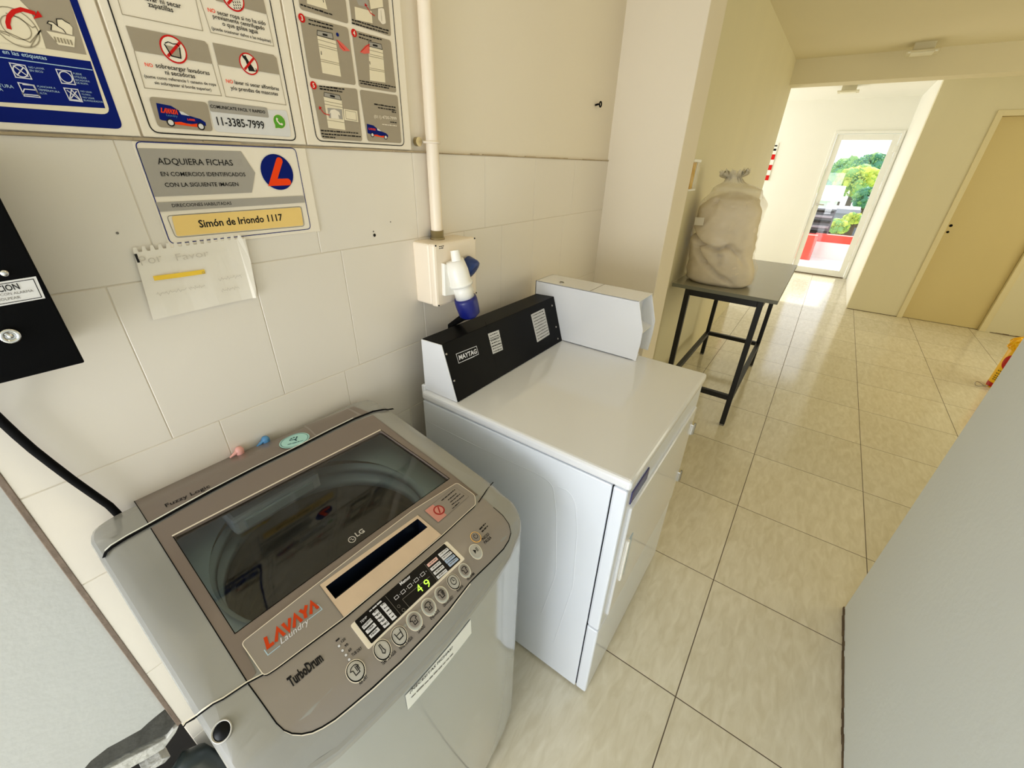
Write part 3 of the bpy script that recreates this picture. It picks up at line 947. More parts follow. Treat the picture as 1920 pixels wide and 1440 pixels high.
def machine(q, ctl, lines):
    d.poly(q, 'sign_cream', 2); d.poly(ctl, 'sign_grey_cool', 2)
    a_, b_, c__, e_ = q[0], q[1], q[2], q[3]
    for t in lines:
        d.line([(a_[0] + (e_[0] - a_[0]) * t, a_[1] + (e_[1] - a_[1]) * t), (b_[0] + (c__[0] - b_[0]) * t, b_[1] + (c__[1] - b_[1]) * t)], 0.0009, 'print_line', 3)
    d.line(ctl, 0.0009, 'black_ink', 3, True)
    m0 = ((ctl[0][0] + ctl[2][0]) / 2, (ctl[0][1] + ctl[2][1]) / 2)
    d.line([(m0[0] - 5, m0[1] - 1), (m0[0] + 4, m0[1] + 1)], 0.0032, 'black_ink', 4)
machine([(594, 67), (629, 77), (639, 144), (604, 137)], [(594, 57), (622, 62.5), (624, 74), (594, 66)], [0.10, 0.22, 0.28, 0.63, 0.68])
d.line([(601, 96), (602, 103)], 0.0014, 'black_ink', 4)
machine([(690, 87), (717, 94), (722, 155), (693, 151)], [(690, 78), (714, 83), (716, 93), (691, 87)], [0.10, 0.22, 0.28, 0.63, 0.68])
d.line([(692, 115), (693, 121)], 0.0014, 'black_ink', 4)
machine([(606, 181), (640, 188.5), (647, 244), (615, 239.6)], [(607, 173), (636, 179), (639, 188), (607, 181)], [0.14, 0.24, 0.75])
d.poly([(613, 202), (640, 205), (642, 224), (616, 221)], 'sign_grey_cool', 4)
d.poly([(620, 222), (619, 211), (616, 214), (619, 206), (626, 205), (635, 210), (637, 217), (633, 215), (635, 223)], 'sign_white', 5)
d.poly([(643, 204), (669, 208), (671, 229), (645, 225)], 'sign_cream', 4); d.line([(646, 207), (666, 210.5), (668, 226), (648, 222.5)], 0.0008, 'print_line', 5, True)
d.line([(617, 216), (607, 213), (599, 203)], 0.0016, 'red_print', 5); d.poly([(597, 199), (602.5, 202), (597.5, 206)], 'red_print', 5)
d.poly([(574, -14), (607, -6), (613, 18), (575, 7)], 'sign_cream', 2); d.line([(605, 0), (606, 5)], 0.0014, 'black_ink', 3)
d.poly([(664, 12.5), (696, 21), (698, 44), (666, 37)], 'sign_cream', 2); d.poly([(690, -8), (716, -4), (718, 14), (694, 18)], 'sign_cream', 2); d.line([(690, -8), (694, 18), (718, 14)], 0.0008, 'print_line', 3)
d.poly([(664, -8), (688, -4), (690, 14), (672, 10)], 'sign_grey_cool', 2)
d.rpoly([(708, 14), (719, 16), (723, 44), (716, 46), (708, 36)], 0.003, 'sign_white', 3); d.line([(713, 20), (715, 40)], 0.0008, 'print_line', 4)
d.line([(702, 30), (694, 25), (685, 10)], 0.0016, 'red_print', 4); d.poly([(683, 6), (688, 11), (683, 12)], 'red_print', 4)
d.poly([(632, 74), (642, 82), (656, 96), (643, 96), (636, 89)], 'skin_print', 3); d.line([(630, 75), (640, 88), (646, 94)], 0.0012, 'red_print', 4)
d.poly([(674, 98), (684, 86), (692, 82), (692, 100), (682, 101)], 'skin_print', 3); d.line([(676, 97), (686, 87), (692, 83)], 0.0012, 'red_print', 4)
c_ = Vector(d.S.uv(632, 65)); d.disc(c_, 0.0032, 'navy', 3)
for i, (q0, q1) in enumerate((((563, 10.5), (624, 30)), ((578, 38.5), (624, 51)), ((578, 46), (624, 57)), ((659, 38.5), (730, 60)), ((659, 45), (727, 64)), ((672, 65), (715, 76)), ((672, 71), (696, 78)),
                              ((673, 152.5), (741, 165)), ((675, 157), (729, 167)), ((598, 163), (645, 169)), ((599, 168), (642, 174)), ((601, 246), (671, 251)), ((602, 252), (676, 257.5)), ((604, 257), (628, 259.5)),
                              ((701, 196.5), (741, 203)), ((708, 203), (742, 208.5)), ((734, 211), (742, 212.5)), ((731, 230), (744, 231.5)))):
    d.words(q0, q1, 0.0030, 'black_ink', 3, i + 1)
d.text('(011) 4730-7999', (701, 221), (743, 225), 'sign_white', 3, h=0.006, bold=0.01)
d.words((716, 234), (744, 237), 0.0022, 'sign_white', 3, 77)
van(quadmap((689, 254), (728, 261), (726, 240), (687, 232)))
laundry_logo(d, (690, 243), (703, 245), 0.004, 'orange_red', 6, 0.24)
p.build('print', pc)

# ---- sign telling where to buy tokens
ps, p, d = board('token_sign', 0.3135, 0.6005, 1.388, 1.5505, 'white sign with grey arrow, blue disc with orange L and yellow address strip', 'sign')
q = [d.S.uv(*t) for t in ((252, 265), (554, 278.5), (582, 428.5), (319, 458))]
xl = (q[0][0] + q[3][0]) / 2; xr = (q[1][0] + q[2][0]) / 2; zt = (q[0][1] + q[1][1]) / 2; zb = (q[2][1] + q[3][1]) / 2
d.uline([(xl, zb), (xr, zb), (xr, zt), (xl, zt)], 0.0014, 'navy', 1, True, 0.009)
d.poly([(256, 277.5), (451, 283.5), (478, 324), (472, 361), (289, 369)], 'sign_grey_cool', 1)
d.text('ADQUIERA FICHAS', (296, 308), (437, 310.5), 'black_ink', 3, bold=0.006)
d.text('EN COMERCIOS IDENTIFICADOS', (302, 330), (460, 330.5), 'black_ink', 3, bold=0.01)
d.text('CON LA SIGUIENTE IMAGEN', (309.6, 350.3), (447, 348.7), 'black_ink', 3, bold=0.01)
d.poly([(291.5, 379.6), (568.5, 367), (571, 379.6), (299, 397)], 'sign_grey_cool', 2)
d.text('DIRECCIONES HABILITADAS', (322.7, 388.3), (434, 383.5), 'black_ink', 3, bold=0.01)
c_ = Vector(d.S.uv(519.6, 323)); d.disc(c_, 0.0318, 'navy', 2, 40)
L_ = [Vector(d.S.uv(*t)) for t in ((523, 301.5), (511, 342), (539, 341))]
d.uline([tuple(t) for t in L_], 0.0125, 'orange_red', 3)
for t in L_: d.disc(t, 0.00625, 'orange_red', 4, 20)
d.line([(312, 404.6), (564.5, 387), (570.6, 424), (329, 445.5)], 0.0009, 'grey_ink', 1, True, 0.006)
d.rpoly([(321, 405), (563, 388.5), (568.5, 422.5), (331, 443)], 0.004, 'yellow_strip', 2)
d.text('Simón de Iriondo 1117', (374, 426.5), (530, 413), 'black_ink', 3, h=0.0125, bold=0.022)
p.build('print', ps)

# ---- handwritten note torn from a spiral pad
n_ = MB()
wp = wall_plane(-0.0045)
outl = [wp.uv(*t) for t in ((287, 600), (249, 469))]
a_, b_ = Vector(wp.uv(249, 469)), Vector(wp.uv(456, 442))
for i in range(15):
    t0, t1, t2, t3 = (i + 0.1) / 15, (i + 0.45) / 15, (i + 0.55) / 15, (i + 0.95) / 15
    for t, dz in ((t0, 0.0), (t1, 0.0), (t2, -0.008), (t3, -0.008)):
        c_ = a_.lerp(b_, t); outl.append((c_.x, c_.y + dz + 0.004))
outl += [wp.uv(*t) for t in ((456, 442), (468, 490), (478, 541), (478, 558), (420, 570))]
bm = bmesh.new()
vv = [bm.verts.new((u_, -0.0035, v_)) for u_, v_ in outl]
bm.faces.new(vv)
for k in range(1, 9):
    bmesh.ops.bisect_plane(bm, geom=bm.verts[:] + bm.edges[:] + bm.faces[:], plane_co=(0.255 + k * 0.021, 0, 0), plane_no=(1, 0, 0))
for v_ in bm.verts:
    v_.co.y = -0.0035 - 0.0015 * (1 + sin(v_.co.x * 75)) * 0.5 - (0.004 if v_.co.x > 0.425 else 0)
bmesh.ops.solidify(bm, geom=bm.faces[:], thickness=0.0006)
n_.bm_add(bm, 'note_paper')
no = tag(n_.build('handwritten_note'), 'crumpled handwritten paper note with yellow marker stroke, taped below the token sign', 'note')
p = MB(); d = Draw(wall_plane(-0.0072), p)
d.line([(288, 522), (335, 516), (384, 509)], 0.0078, 'yellow_marker', 0)
d.ring((381, 511), 0.002, 0.0006, 'nickel', 2, 10)
p.build('marker_stroke', no)
for t_, q0, q1, h_ in (('Por', (266, 498), (306, 490), 0.015), ('Favor', (332, 489), (392, 480), 0.012)):
    p = MB(); d = Draw(wall_plane(-0.0074), p); d.text(t_, q0, q1, 'pencil', 0, h=h_, bold=-0.012); p.build('pencil_writing', no)
for i, (q0, q1) in enumerate((((294, 552), (350, 542)), ((354, 541), (384, 536)), ((410, 524), (452, 517)), ((415, 545), (448, 538)))):
    p = MB(); d = Draw(wall_plane(-0.0074), p)
    a_, b_ = Vector(d.S.uv(*q0)), Vector(d.S.uv(*q1))
    m_ = 22
    d.uline([tuple(a_.lerp(b_, j / m_) + Vector((0, 0.004 * sin(j * 2.1 + i) * (0.5 + 0.5 * sin(j * 0.9))))) for j in range(m_ + 1)], 0.0007, 'pencil', 0)
    p.build('pencil_writing', no)
p = MB(); p.box(0.262, 0.2655, -0.006, -0.003, 1.372, 1.386, 'dark_hole')
p.build('staple', no)

# ---- black alarm box, top left
BX = -0.12
pl = wall_plane(BX)
al = thing('alarm_box', (0.045, 0.0, 1.268), 'black steel box with white warning label and lock at the left edge', 'box')
b = MB(); b.box(-0.055, 0.135, BX, 0.003, 1.268, 1.545, 'black_metal', 0.002); b.build('housing', al)
lab = MB(); d = Draw(pl, lab, 0.0004)
qq = [(-80, 541), (67, 518), (85, 559), (-66, 586)]
d.poly(qq, 'sign_pale', 0)
d.line([(-76, 545), (62, 523), (78, 557), (-62, 581)], 0.0008, 'black_ink', 1, True)
d.text('ATENCION', (-49, 555.5), (38, 541.5), 'black_ink', 2, h=0.0075, bold=0.015)
d.text('CON ALARMA', (1, 555.5), (63, 546.5), 'grey_ink', 2)
d.text('NO GOLPEAR', (-26, 568.5), (39, 559), 'grey_ink', 2)
lo = lab.build('warning_label', al); tag(lo, 'white warning label')
b = MB(); c_ = pl.hit(18, 629)
b.lathe(c_, (0, -1, 0), [(0, 0.010), (0.004, 0.010), (0.006, 0.0085), (0.006, 0.006), (0.003, 0.005), (0.003, 0.003), (0.006, 0.002), (0.006, 0)], 'chrome', 24)
c2 = pl.hit(3, 622); b.tube([c2 + Vector((0, -0.002, 0)), c_ + Vector((0, -0.002, 0))], 0.003, 'chrome', 8)
b.build('lock', al)
b = MB(); c_ = pl.hit(8, 512); b.lathe(c_, (0, -1, 0), [(0, 0.0045), (0.002, 0.0042), (0.0035, 0.002), (0.0038, 0)], 'chrome', 16); b.build('rivet', al)

cb = MB()
pl2 = wall_plane(-0.016)
pts = [Vector((0.0, -0.05, 1.2655))] + [pl2.hit(*t) for t in ((-40, 745), (0, 787), (30, 815), (62, 843), (98, 871), (135, 899), (172, 925), (205, 948), (232, 975))] + [Vector((0.10, -0.007, 0.78)), Vector((0.16, -0.007, 0.62))]
pts[1].y = -0.03
cb.tube(pts, 0.0062, 'black_gap', 10)
tag(cb.build('power_cable'), 'thick black cable running down the tiles from the black box', 'cable')

# ---- conduit pipe and industrial socket box
pi_ = thing('conduit_pipe', (0.955, -0.022, 1.335), 'cream vertical conduit pipe running up from the socket box', 'pipe')
P0 = wall_plane(-0.022)
xa = P0.hit(819, 425).x
b = MB(); b.tube([(xa, -0.022, 1.352), (xa, -0.022, CZ)], 0.0165, 'cream_plastic', 20); b.build('tube', pi_)
b = MB(); b.lathe((xa, -0.022, 1.335), (0, 0, 1), [(0, 0.019), (0, 0.021), (0.004, 0.021), (0.004, 0.0185), (0.024, 0.0185), (0.024, 0.0165)], 'nickel', 24); b.build('coupling', pi_)
b = MB()
zc = P0.hit(797, 266).z
b.tube([(xa - 0.036, -0.001, zc), (xa - 0.036, -0.012, zc)], 0.0105, 'nickel', 14)
b.tube([(xa - 0.019, -0.004, zc), (xa - 0.016, -0.034, zc), (xa, -0.041, zc), (xa + 0.016, -0.034, zc), (xa + 0.019, -0.004, zc)], 0.003, 'cream_plastic', 8)
b.build('clamp', pi_)

sb = thing('socket_box', (0.957, 0.0, 1.163), 'cream plastic socket box on the tiles at the foot of the conduit', 'electrical box')
SY = -0.085
b = MB(); b.box(0.870, 1.043, -0.062, 0.003, 1.163, 1.335, 'cream_plastic', 0.006); b.build('housing', sb)
b = MB(); b.box(0.868, 1.045, SY, -0.060, 1.161, 1.337, 'cream_plastic', 0.007); b.build('cover', sb)
sp = wall_plane(SY)
b = MB(); d = Draw(sp, b, 0.0004)
d.words((823, 463.5), (832, 462), 0.003, 'black_ink', 0, 4); d.words((823, 467), (831, 465.5), 0.003, 'black_ink', 0, 9)
b.build('rating_mark', sb)
for q in ((817, 461), (890, 447), (823, 573), (893, 549)):
    b = MB(); b.lathe(sp.hit(*q), (0, -1, 0), [(-0.001, 0.0023), (0.0010, 0.0021), (0.0012, 0.0)], 'black_ink', 10); b.build('screw', sb)
# angled socket outlet in use (white) and the closed blue one beside it
ax = Vector((0.21, -0.13, -0.97)).normalized()
o0 = Vector((0.926, -0.108, 1.277))
b = MB()
fl = [sp.hit(*t) for t in ((827, 493), (868, 503), (884, 545), (829, 554))]
b.prism(fl, (0, -0.012, 0), 'white_plastic', 0.002)
b.lathe(o0 + Vector((0, 0.004, 0.012)), ax, [(0, 0.0), (0, 0.026), (0.03, 0.031), (0.062, 0.031), (0.065, 0.0345), (0.073, 0.0345), (0.073, 0.0)], 'white_plastic', 28)
b.tube([o0 + Vector((-0.002, 0.0, 0.04)), o0 + Vector((-0.002, -0.006, 0.012))], [0.0125, 0.014], 'white_plastic', 18)
b.build('outlet', sb)
b = MB()
c_ = wall_plane(-0.105).hit(885, 504)
ax2 = Vector((0.18, -0.75, -0.45)).normalized()
b.lathe(c_ - ax2 * 0.02, ax2, [(-0.008, 0.0), (-0.008, 0.026), (0.012, 0.0285), (0.020, 0.0295), (0.027, 0.0275), (0.029, 0.014), (0.029, 0)], 'blue_plastic', 24)
b.box(c_.x - 0.024, c_.x + 0.004, c_.y + 0.004, c_.y + 0.018, c_.z + 0.008, c_.z + 0.026, 'blue_plastic', 0.003)
b.build('blue_outlet', sb)
plg = thing('industrial_plug', tuple(o0 + ax * 0.14), 'white and dark blue plug pushed into the socket box above the dryer console', 'plug')
b = MB(); b.lathe(o0 + Vector((0, 0.004, 0.012)), ax, [(0.068, 0.0), (0.068, 0.0265), (0.116, 0.0285), (0.116, 0.0)], 'white_plastic', 24); b.build('collar', plg)
b = MB(); b.lathe(o0 + Vector((0, 0.004, 0.012)), ax, [(0.112, 0.0), (0.112, 0.0325), (0.122, 0.0345), (0.140, 0.0340), (0.166, 0.0315), (0.176, 0.020), (0.178, 0.0)], 'blue_plug', 24); b.build('body', plg)
b = MB(); e_ = o0 + Vector((0, 0.004, 0.012)) + ax * 0.172
b.tube([e_, e_ + Vector((0.0, 0.03, -0.012)), Vector((e_.x, -0.045, e_.z - 0.05)), Vector((e_.x, -0.035, e_.z - 0.3))], 0.011, 'black_gap', 10); b.build('lead', plg)

hk = MB(); c_ = WALL.hit(1117, 195)
hk.tube([c_ + Vector((0, 0.002, -0.004)), c_ + Vector((0.004, -0.012, 0))], 0.0035, 'black_metal', 8)
hk.tube([c_ + Vector((0.016 + 0.009 * cos(t * pi / 8), -0.014, 0.009 * sin(t * pi / 8))) for t in range(17)], 0.0028, 'black_metal', 8)
tag(hk.build('screw_eye'), 'small dark ring screw in the cream upper wall near the corner', 'hook')

# ================================================================== washing machine
XL, XR, XM, HW = 0.040, 0.634, 0.337, 0.297
YB, YF0, BOW = -0.020, -0.578, 0.030
def yfront(x):
    return YF0 - BOW * max(0.0, 1 - ((x - XM) / HW) ** 2)
PROF = [(-0.02, 0.947), (-0.05, 0.955), (-0.10, 0.957), (-0.135, 0.951), (-0.317, 0.918), (-0.476, 0.885), (-0.53, 0.863), (-0.556, 0.842), (-0.570, 0.824), (-0.578, 0.808), (-0.62, 0.70)]
def htop(x, y):
    xx = min(max(x, XL), XR)
    yy = YB - (YB - y) / (YB - yfront(xx)) * (YB - YF0)
    z = PROF[0][1]
    if yy >= PROF[0][0]:
        z = PROF[0][1] - max(0, yy - PROF[0][0]) * 0.25
    else:
        for (a0, z0), (a1, z1) in zip(PROF[:-1], PROF[1:]):
            if yy >= a1:
                t = (yy - a0) / (a1 - a0)
                z = z0 + (z1 - z0) * t
                break
        else:
            z = PROF[-1][1]
    dside = max(0.0, min(x - XL, XR - x))
    if dside < 0.022:
        z -= 0.010 * (1 - dside / 0.022) ** 2
    return z
TOP = Relief(htop)
WM = thing('washing_machine', (XM, -0.30, 0.0), 'silver top loading washing machine with brown glass lid and button panel', 'washing machine')

def plan(inset, rb, rf, n=8):
    """plan outline of the machine: rounded rectangle with a bowed front"""
    x0, x1, y1 = XL + inset, XR - inset, YB - inset
    q = []
    for k in range(n + 1):
        a = pi / 2 * k / n
        q.append((x1 - rb + rb * cos(a), y1 - rb + rb * sin(a)))
    for k in range(n + 1):
        a = pi / 2 + pi / 2 * k / n
        q.append((x0 + rb + rb * cos(a), y1 - rb + rb * sin(a)))
    ya = yfront(x0) + inset
    for k in range(n + 1):
        a = pi + pi / 2 * k / n
        q.append((x0 + rf + rf * cos(a), min(yfront(x0 + rf) + inset + 0.004, ya) + rf + rf * sin(a)))
    xs0, xs1 = x0 + rf, x1 - rf
    for k in range(1, 14):
        x_ = xs0 + (xs1 - xs0) * k / 14
        q.append((x_, yfront(x_) + inset))
    for k in range(n + 1):
        a = 3 * pi / 2 + pi / 2 * k / n
        q.append((x1 - rf + rf * cos(a), min(yfront(x1 - rf) + inset + 0.004, ya) + rf + rf * sin(a)))
    return q
def ring_faces(mb, a_, b_, m, smooth=True):
    n = len(a_)
    mb.add(list(a_) + list(b_), [[k, (k + 1) % n, n + (k + 1) % n, n + k] for k in range(n)], m, smooth)
from mathutils.geometry import tessellate_polygon
def holed(d_, outer, holes, m, k=0):
    loops = [[Vector((u_, v_, 0)) for u_, v_ in outer]] + [[Vector((u_, v_, 0)) for u_, v_ in h_] for h_ in holes]
    tris = tessellate_polygon(loops)
    flat = [(p_.x, p_.y) for l_ in loops for p_ in l_]
    fixed = []
    for t in tris:
        a_, b_, c__ = (flat[i] for i in t)
        ar = (b_[0] - a_[0]) * (c__[1] - a_[1]) - (c__[0] - a_[0]) * (b_[1] - a_[1])
        if abs(ar) < 1e-10: continue
        fixed.append(list(t) if ar > 0 else list(t)[::-1])
    d_.raw(flat, fixed, m, k)
def skirt(d_, q, m, k, depth, inward=False):
    n = len(q)
    out = []
    for i in range(n):                       # subdivide so that it follows the relief
        a_, b_ = Vector(q[i]), Vector(q[(i + 1) % n])
        st = max(1, int((b_ - a_).length / 0.012))
        for j in range(st): out.append(tuple(a_.lerp(b_, j / st)))
    ring_faces(d_.mb, [TOP.pt(u_, v_, d_.off + k * LAYER) for u_, v_ in out], [TOP.pt(u_, v_, d_.off + k * LAYER - depth) for u_, v_ in out], m, False)

# cabinet
b = MB()
lo_, hi_ = plan(0.003, 0.03, 0.045), plan(0.003, 0.03, 0.045)
ring_faces(b, [(x_, y_, 0.035) for x_, y_ in lo_], [(x_, y_, 0.806) for x_, y_ in hi_], 'silver_front')
b.add([(x_, y_, 0.035) for x_, y_ in lo_], [list(range(len(lo_)))[::-1]], 'silver_front')
b.build('cabinet', WM)
for fx, fy in ((0.09, -0.08), (0.585, -0.08), (0.09, -0.52), (0.585, -0.52)):
    b = MB(); b.lathe((fx, fy, 0.0), (0, 0, 1), [(0, 0.0), (0, 0.022), (0.012, 0.022), (0.016, 0.014), (0.05, 0.014)], 'black_gap', 16); b.build('foot', WM)

# top cover with the lid opening
WIN = [TOP.uv(*t) for t in ((325, 1006), (714, 808), (843, 899), (440, 1189))]
def rnd(q, r, n=5): return Draw(TOP, None).rounded(q, r, n)
SLOT = [TOP.uv(*t) for t in ((611.6, 1104), (783.5, 976), (802, 992), (630, 1127))]
cv = MB(); d = Draw(TOP, cv, 0.0)
outer = plan(0.006, 0.05, 0.06)
win_o = rnd(WIN, 0.006)
holed(d, outer, [win_o[::-1], SLOT[::-1]], 'silver_cap')
o1 = [TOP.pt(u_, v_) for u_, v_ in outer]
p2_, p3_ = plan(0.0015, 0.052, 0.062), plan(0.0, 0.052, 0.062)
o2 = [Vector((x_, y_, max(0.8045, z_.z - 0.0035))) for (x_, y_), z_ in zip(p2_, o1)]
o3 = [Vector((x_, y_, max(0.803, z_.z - 0.009))) for (x_, y_), z_ in zip(p3_, o1)]
o4 = [Vector((x_, y_, 0.801)) for (x_, y_), z_ in zip(p3_, o1)]
ring_faces(cv, o1, o2, 'silver_cap'); ring_faces(cv, o2, o3, 'silver_cap'); ring_faces(cv, o3, o4, 'silver_cap')
cv.build('top_cover', WM)

# seams between cover parts
b = MB(); d = Draw(TOP, b, 0.0005)
SEAM = [(196, 1048), (200, 1038), (211, 1028), (240, 1010), (282, 987), (330, 960), (400, 921), (480, 879), (560, 840), (620, 809), (665, 787), (700, 773), (720, 769.5), (738, 768)]
su = d.uvs(SEAM)
d.uline(su, 0.0062, 'black_gap', 8)
b.build('seam', WM)
b = MB(); d = Draw(TOP, b, 0.0005)
d.uline([(u_, v_ + 0.0048) for u_, v_ in su[1:11]], 0.0026, 'alu_white', 9)  # highlight along the rear seam, painted as a white line
b.build('seam_highlight', WM)
b = MB(); d = Draw(TOP, b, 0.0005)
fl_ = [(345, 1364), (350, 1357), (372, 1343), (420, 1312), (465, 1282), (503, 1262)]
d.line(fl_, 0.0018, 'black_gap', 4); d.uline([(u_, v_ + 0.002) for u_, v_ in d.uvs(fl_)], 0.0016, 'trim_and_highlight', 5)  # dark joint with a painted highlight beside it
b.build('seam', WM)
b = MB(); d = Draw(TOP, b, 0.0005)
d.line([(897, 943), (908, 927), (925, 905)], 0.0020, 'black_gap', 4)
b.build('seam', WM)

# brown rear panel
b = MB(); d = Draw(TOP, b, 0.0006)
rear = [(250, 937.5), (281, 986), (330, 959), (400, 920), (480, 878), (560, 839), (620, 808), (665, 786), (694, 775), (660, 762), (640, 772), (520, 822), (400, 869), (300, 915)]
d.poly(rear, 'mocha', 0)
d.line([(250, 937.5), (281, 986)], 0.0012, 'black_gap', 1)
d.text('Fuzzy Logic', (312, 952), (395, 914), 'black_ink', 3, h=0.012, bold=0.01)
d.poly([(568.5, 799.5), (652, 765.5), (678, 778), (660, 786), (620, 806), (592, 819)], 'mocha_light', 1)
d.poly([(573, 799), (651, 767.5), (671, 778), (655, 786), (618, 803.5), (593, 816)], 'mocha', 2)
rp = b.build('rear_panel', WM)
b = MB(); d = Draw(TOP, b, 0.0022)
c_ = Vector(d.S.uv(552.7, 827))
d.disc(c_, 0.0285, 'mint', 0, 36, 1.15); d.uline([(c_.x + 0.0255 * 1.15 * cos(t * pi / 18), c_.y + 0.0255 * sin(t * pi / 18)) for t in range(36)], 0.0012, 'dark_teal', 1, True)
for dx, dy in ((-0.006, 0.008), (-0.001, 0.012), (0.005, 0.0115), (0.010, 0.008)): d.disc(c_ + Vector((dx, dy)), 0.0022, 'dark_teal', 2, 10)
d.uline([tuple(c_ + Vector(t)) for t in ((0.002, -0.006), (0.002, 0.003), (-0.004, 0.006))], 0.0026, 'dark_teal', 2); d.uline([tuple(c_ + Vector(t)) for t in ((0.002, 0.0), (0.008, 0.005))], 0.0026, 'dark_teal', 3)
d.words((540, 836), (569, 828), 0.003, 'dark_teal', 2, 5)
so_ = b.build('round_sticker', rp); tag(so_, 'round mint sticker')

# lid: brown frame round the glass
lid = MB(); d = Draw(TOP, lid, 0.0008)
lido = [(283, 991), (330, 963.5), (400, 925), (480, 883), (560, 844), (620, 813), (665, 791), (699, 778.5), (770, 832), (852, 893), (896, 928), (884, 935), (857, 908), (774, 959), (640, 1062), (454, 1208), (480, 1262), (465, 1281), (367, 1125)]
LU = d.uvs(lido)
def ccw(q):
    a_ = sum(q[i][0] * q[(i + 1) % len(q)][1] - q[(i + 1) % len(q)][0] * q[i][1] for i in range(len(q)))
    return q if a_ > 0 else q[::-1]
holed(d, ccw(LU), [ccw(win_o)[::-1]], 'mocha', 0)
d.line([(283, 991), (367, 1125), (465, 1281)], 0.0014, 'black_gap', 1)
d.line([(699, 779), (770, 833), (852, 894), (896, 929)], 0.0008, 'grey_ink', 1)
d.line([(323, 1006), (714, 806.5)], 0.0030, 'trim_and_highlight', 2)  # painted highlight on the top edge of the window
d.line([(714, 807), (843, 898), (441, 1189), (325, 1007)], 0.0012, 'black_gap', 2)
skirt(d, win_o, 'mocha', 0, 0.012)
lid_o = lid.build('lid', WM)
gl = MB(); d = Draw(TOP, gl, -0.0045)
holed(d, ccw(rnd(WIN, 0.006)), [], 'lid_glass', 0)
gl_o = gl.build('window', lid_o)
b = MB(); d = Draw(TOP, b, -0.0036)
c_ = Vector(d.S.uv(659.5, 1009)); d.ring(c_, 0.0062, 0.0016, 'button_silver', 0, 20)
d.uline([tuple(c_ + Vector(t)) for t in ((0, 0.003), (0, -0.002), (0.003, -0.002))], 0.0011, 'button_silver', 1); d.disc(c_ + Vector((-0.0025, 0.0018)), 0.001, 'button_silver', 1, 8)
d.text('LG', (669, 1004), (684, 994.5), 'button_silver', 0, h=0.0095, bold=0.03)
b.build('maker_mark', gl_o)

# raised handle tray of the lid
hd = MB(); d = Draw(TOP, hd, 0.0045)
TU = ccw(d.uvs([(454, 1209), (497, 1271), (520, 1256), (644, 1163), (740, 1083), (829, 1007), (892, 949), (890, 931), (857, 908), (774, 960), (640, 1063)]))
TUr = rnd(TU, 0.006, 4)
holed(d, TUr, [ccw(SLOT)[::-1]], 'mocha_light', 0)
skirt(d, TUr, 'black_gap', 0, 0.006)
d.uline(TUr, 0.0012, 'trim_and_highlight', 1, True)  # painted highlight round the tray rim
hd_o = hd.build('handle_tray', lid_o)
b = MB(); d = Draw(TOP, b, 0.0052)
GU = ccw(d.uvs([(600, 1101), (784, 969), (828, 1006), (740, 1082), (645, 1161)]))
holed(d, GU, [ccw(SLOT)[::-1]], 'gold_trim', 0)
d.line([(600, 1101), (645, 1161)], 0.0009, 'grey_ink', 1); d.line([(784, 969), (828, 1006)], 0.0009, 'grey_ink', 1)
b.build('dispenser_trim', hd_o)
b = MB(); d = Draw(TOP, b, 0.0052)
SU = ccw(SLOT)
skirt(d, SU, 'slot_dark', 0, 0.040)
b.add([TOP.pt(u_, v_, -0.034) for u_, v_ in SU], [[0, 1, 2, 3]], 'slot_dark')
b.build('dispenser_slot', hd_o)
b = MB(); d = Draw(TOP, b, 0.0050)
laundry_logo(d, (503, 1221), (600, 1143), 0.0175, 'orange_logo', 1, 0.27)
d.text('Laundry', (529, 1212), (583, 1170), 'legend_white', 1, shear=0.35)
d.line([(497, 1222), (504, 1232), (527, 1214)], 0.0012, 'pale_blue_print', 0); d.line([(580, 1165), (605, 1146), (597, 1137), (590, 1142)], 0.0012, 'pale_blue_print', 0)
b.build('logo', hd_o)
b = MB(); d = Draw(TOP, b, 0.0050)
d.poly([(795, 960.5), (852.5, 916), (879, 934.5), (822, 984)], 'mocha_light', 0)
d.line([(795, 960.5), (852.5, 916), (879, 934.5), (822, 984)], 0.0006, 'grey_ink', 1, True)
d.poly([(797, 961), (812, 949.5), (838, 969), (822, 982.5)], 'sticker_pink', 1)
c_ = Vector(d.S.uv(823.5, 960)); d.disc(c_, 0.0118, 'sticker_red', 2); d.disc(c_, 0.0088, 'sticker_pink', 3)
d.uline([tuple(c_ + Vector((-0.004, -0.007))), tuple(c_ + Vector((0.004, 0.007)))], 0.0026, 'sticker_red', 4)
for i, (q0, q1) in enumerate((((829, 943), (854, 922)), ((841, 942), (858, 928)), ((845, 946), (864, 930)), ((848, 951), (871, 933)), ((849, 958), (862, 946)))):
    d.words(q0, q1, 0.0026, 'black_ink', 2, i + 20)
st = b.build('warning_sticker', hd_o); tag(st, 'red prohibition sticker')

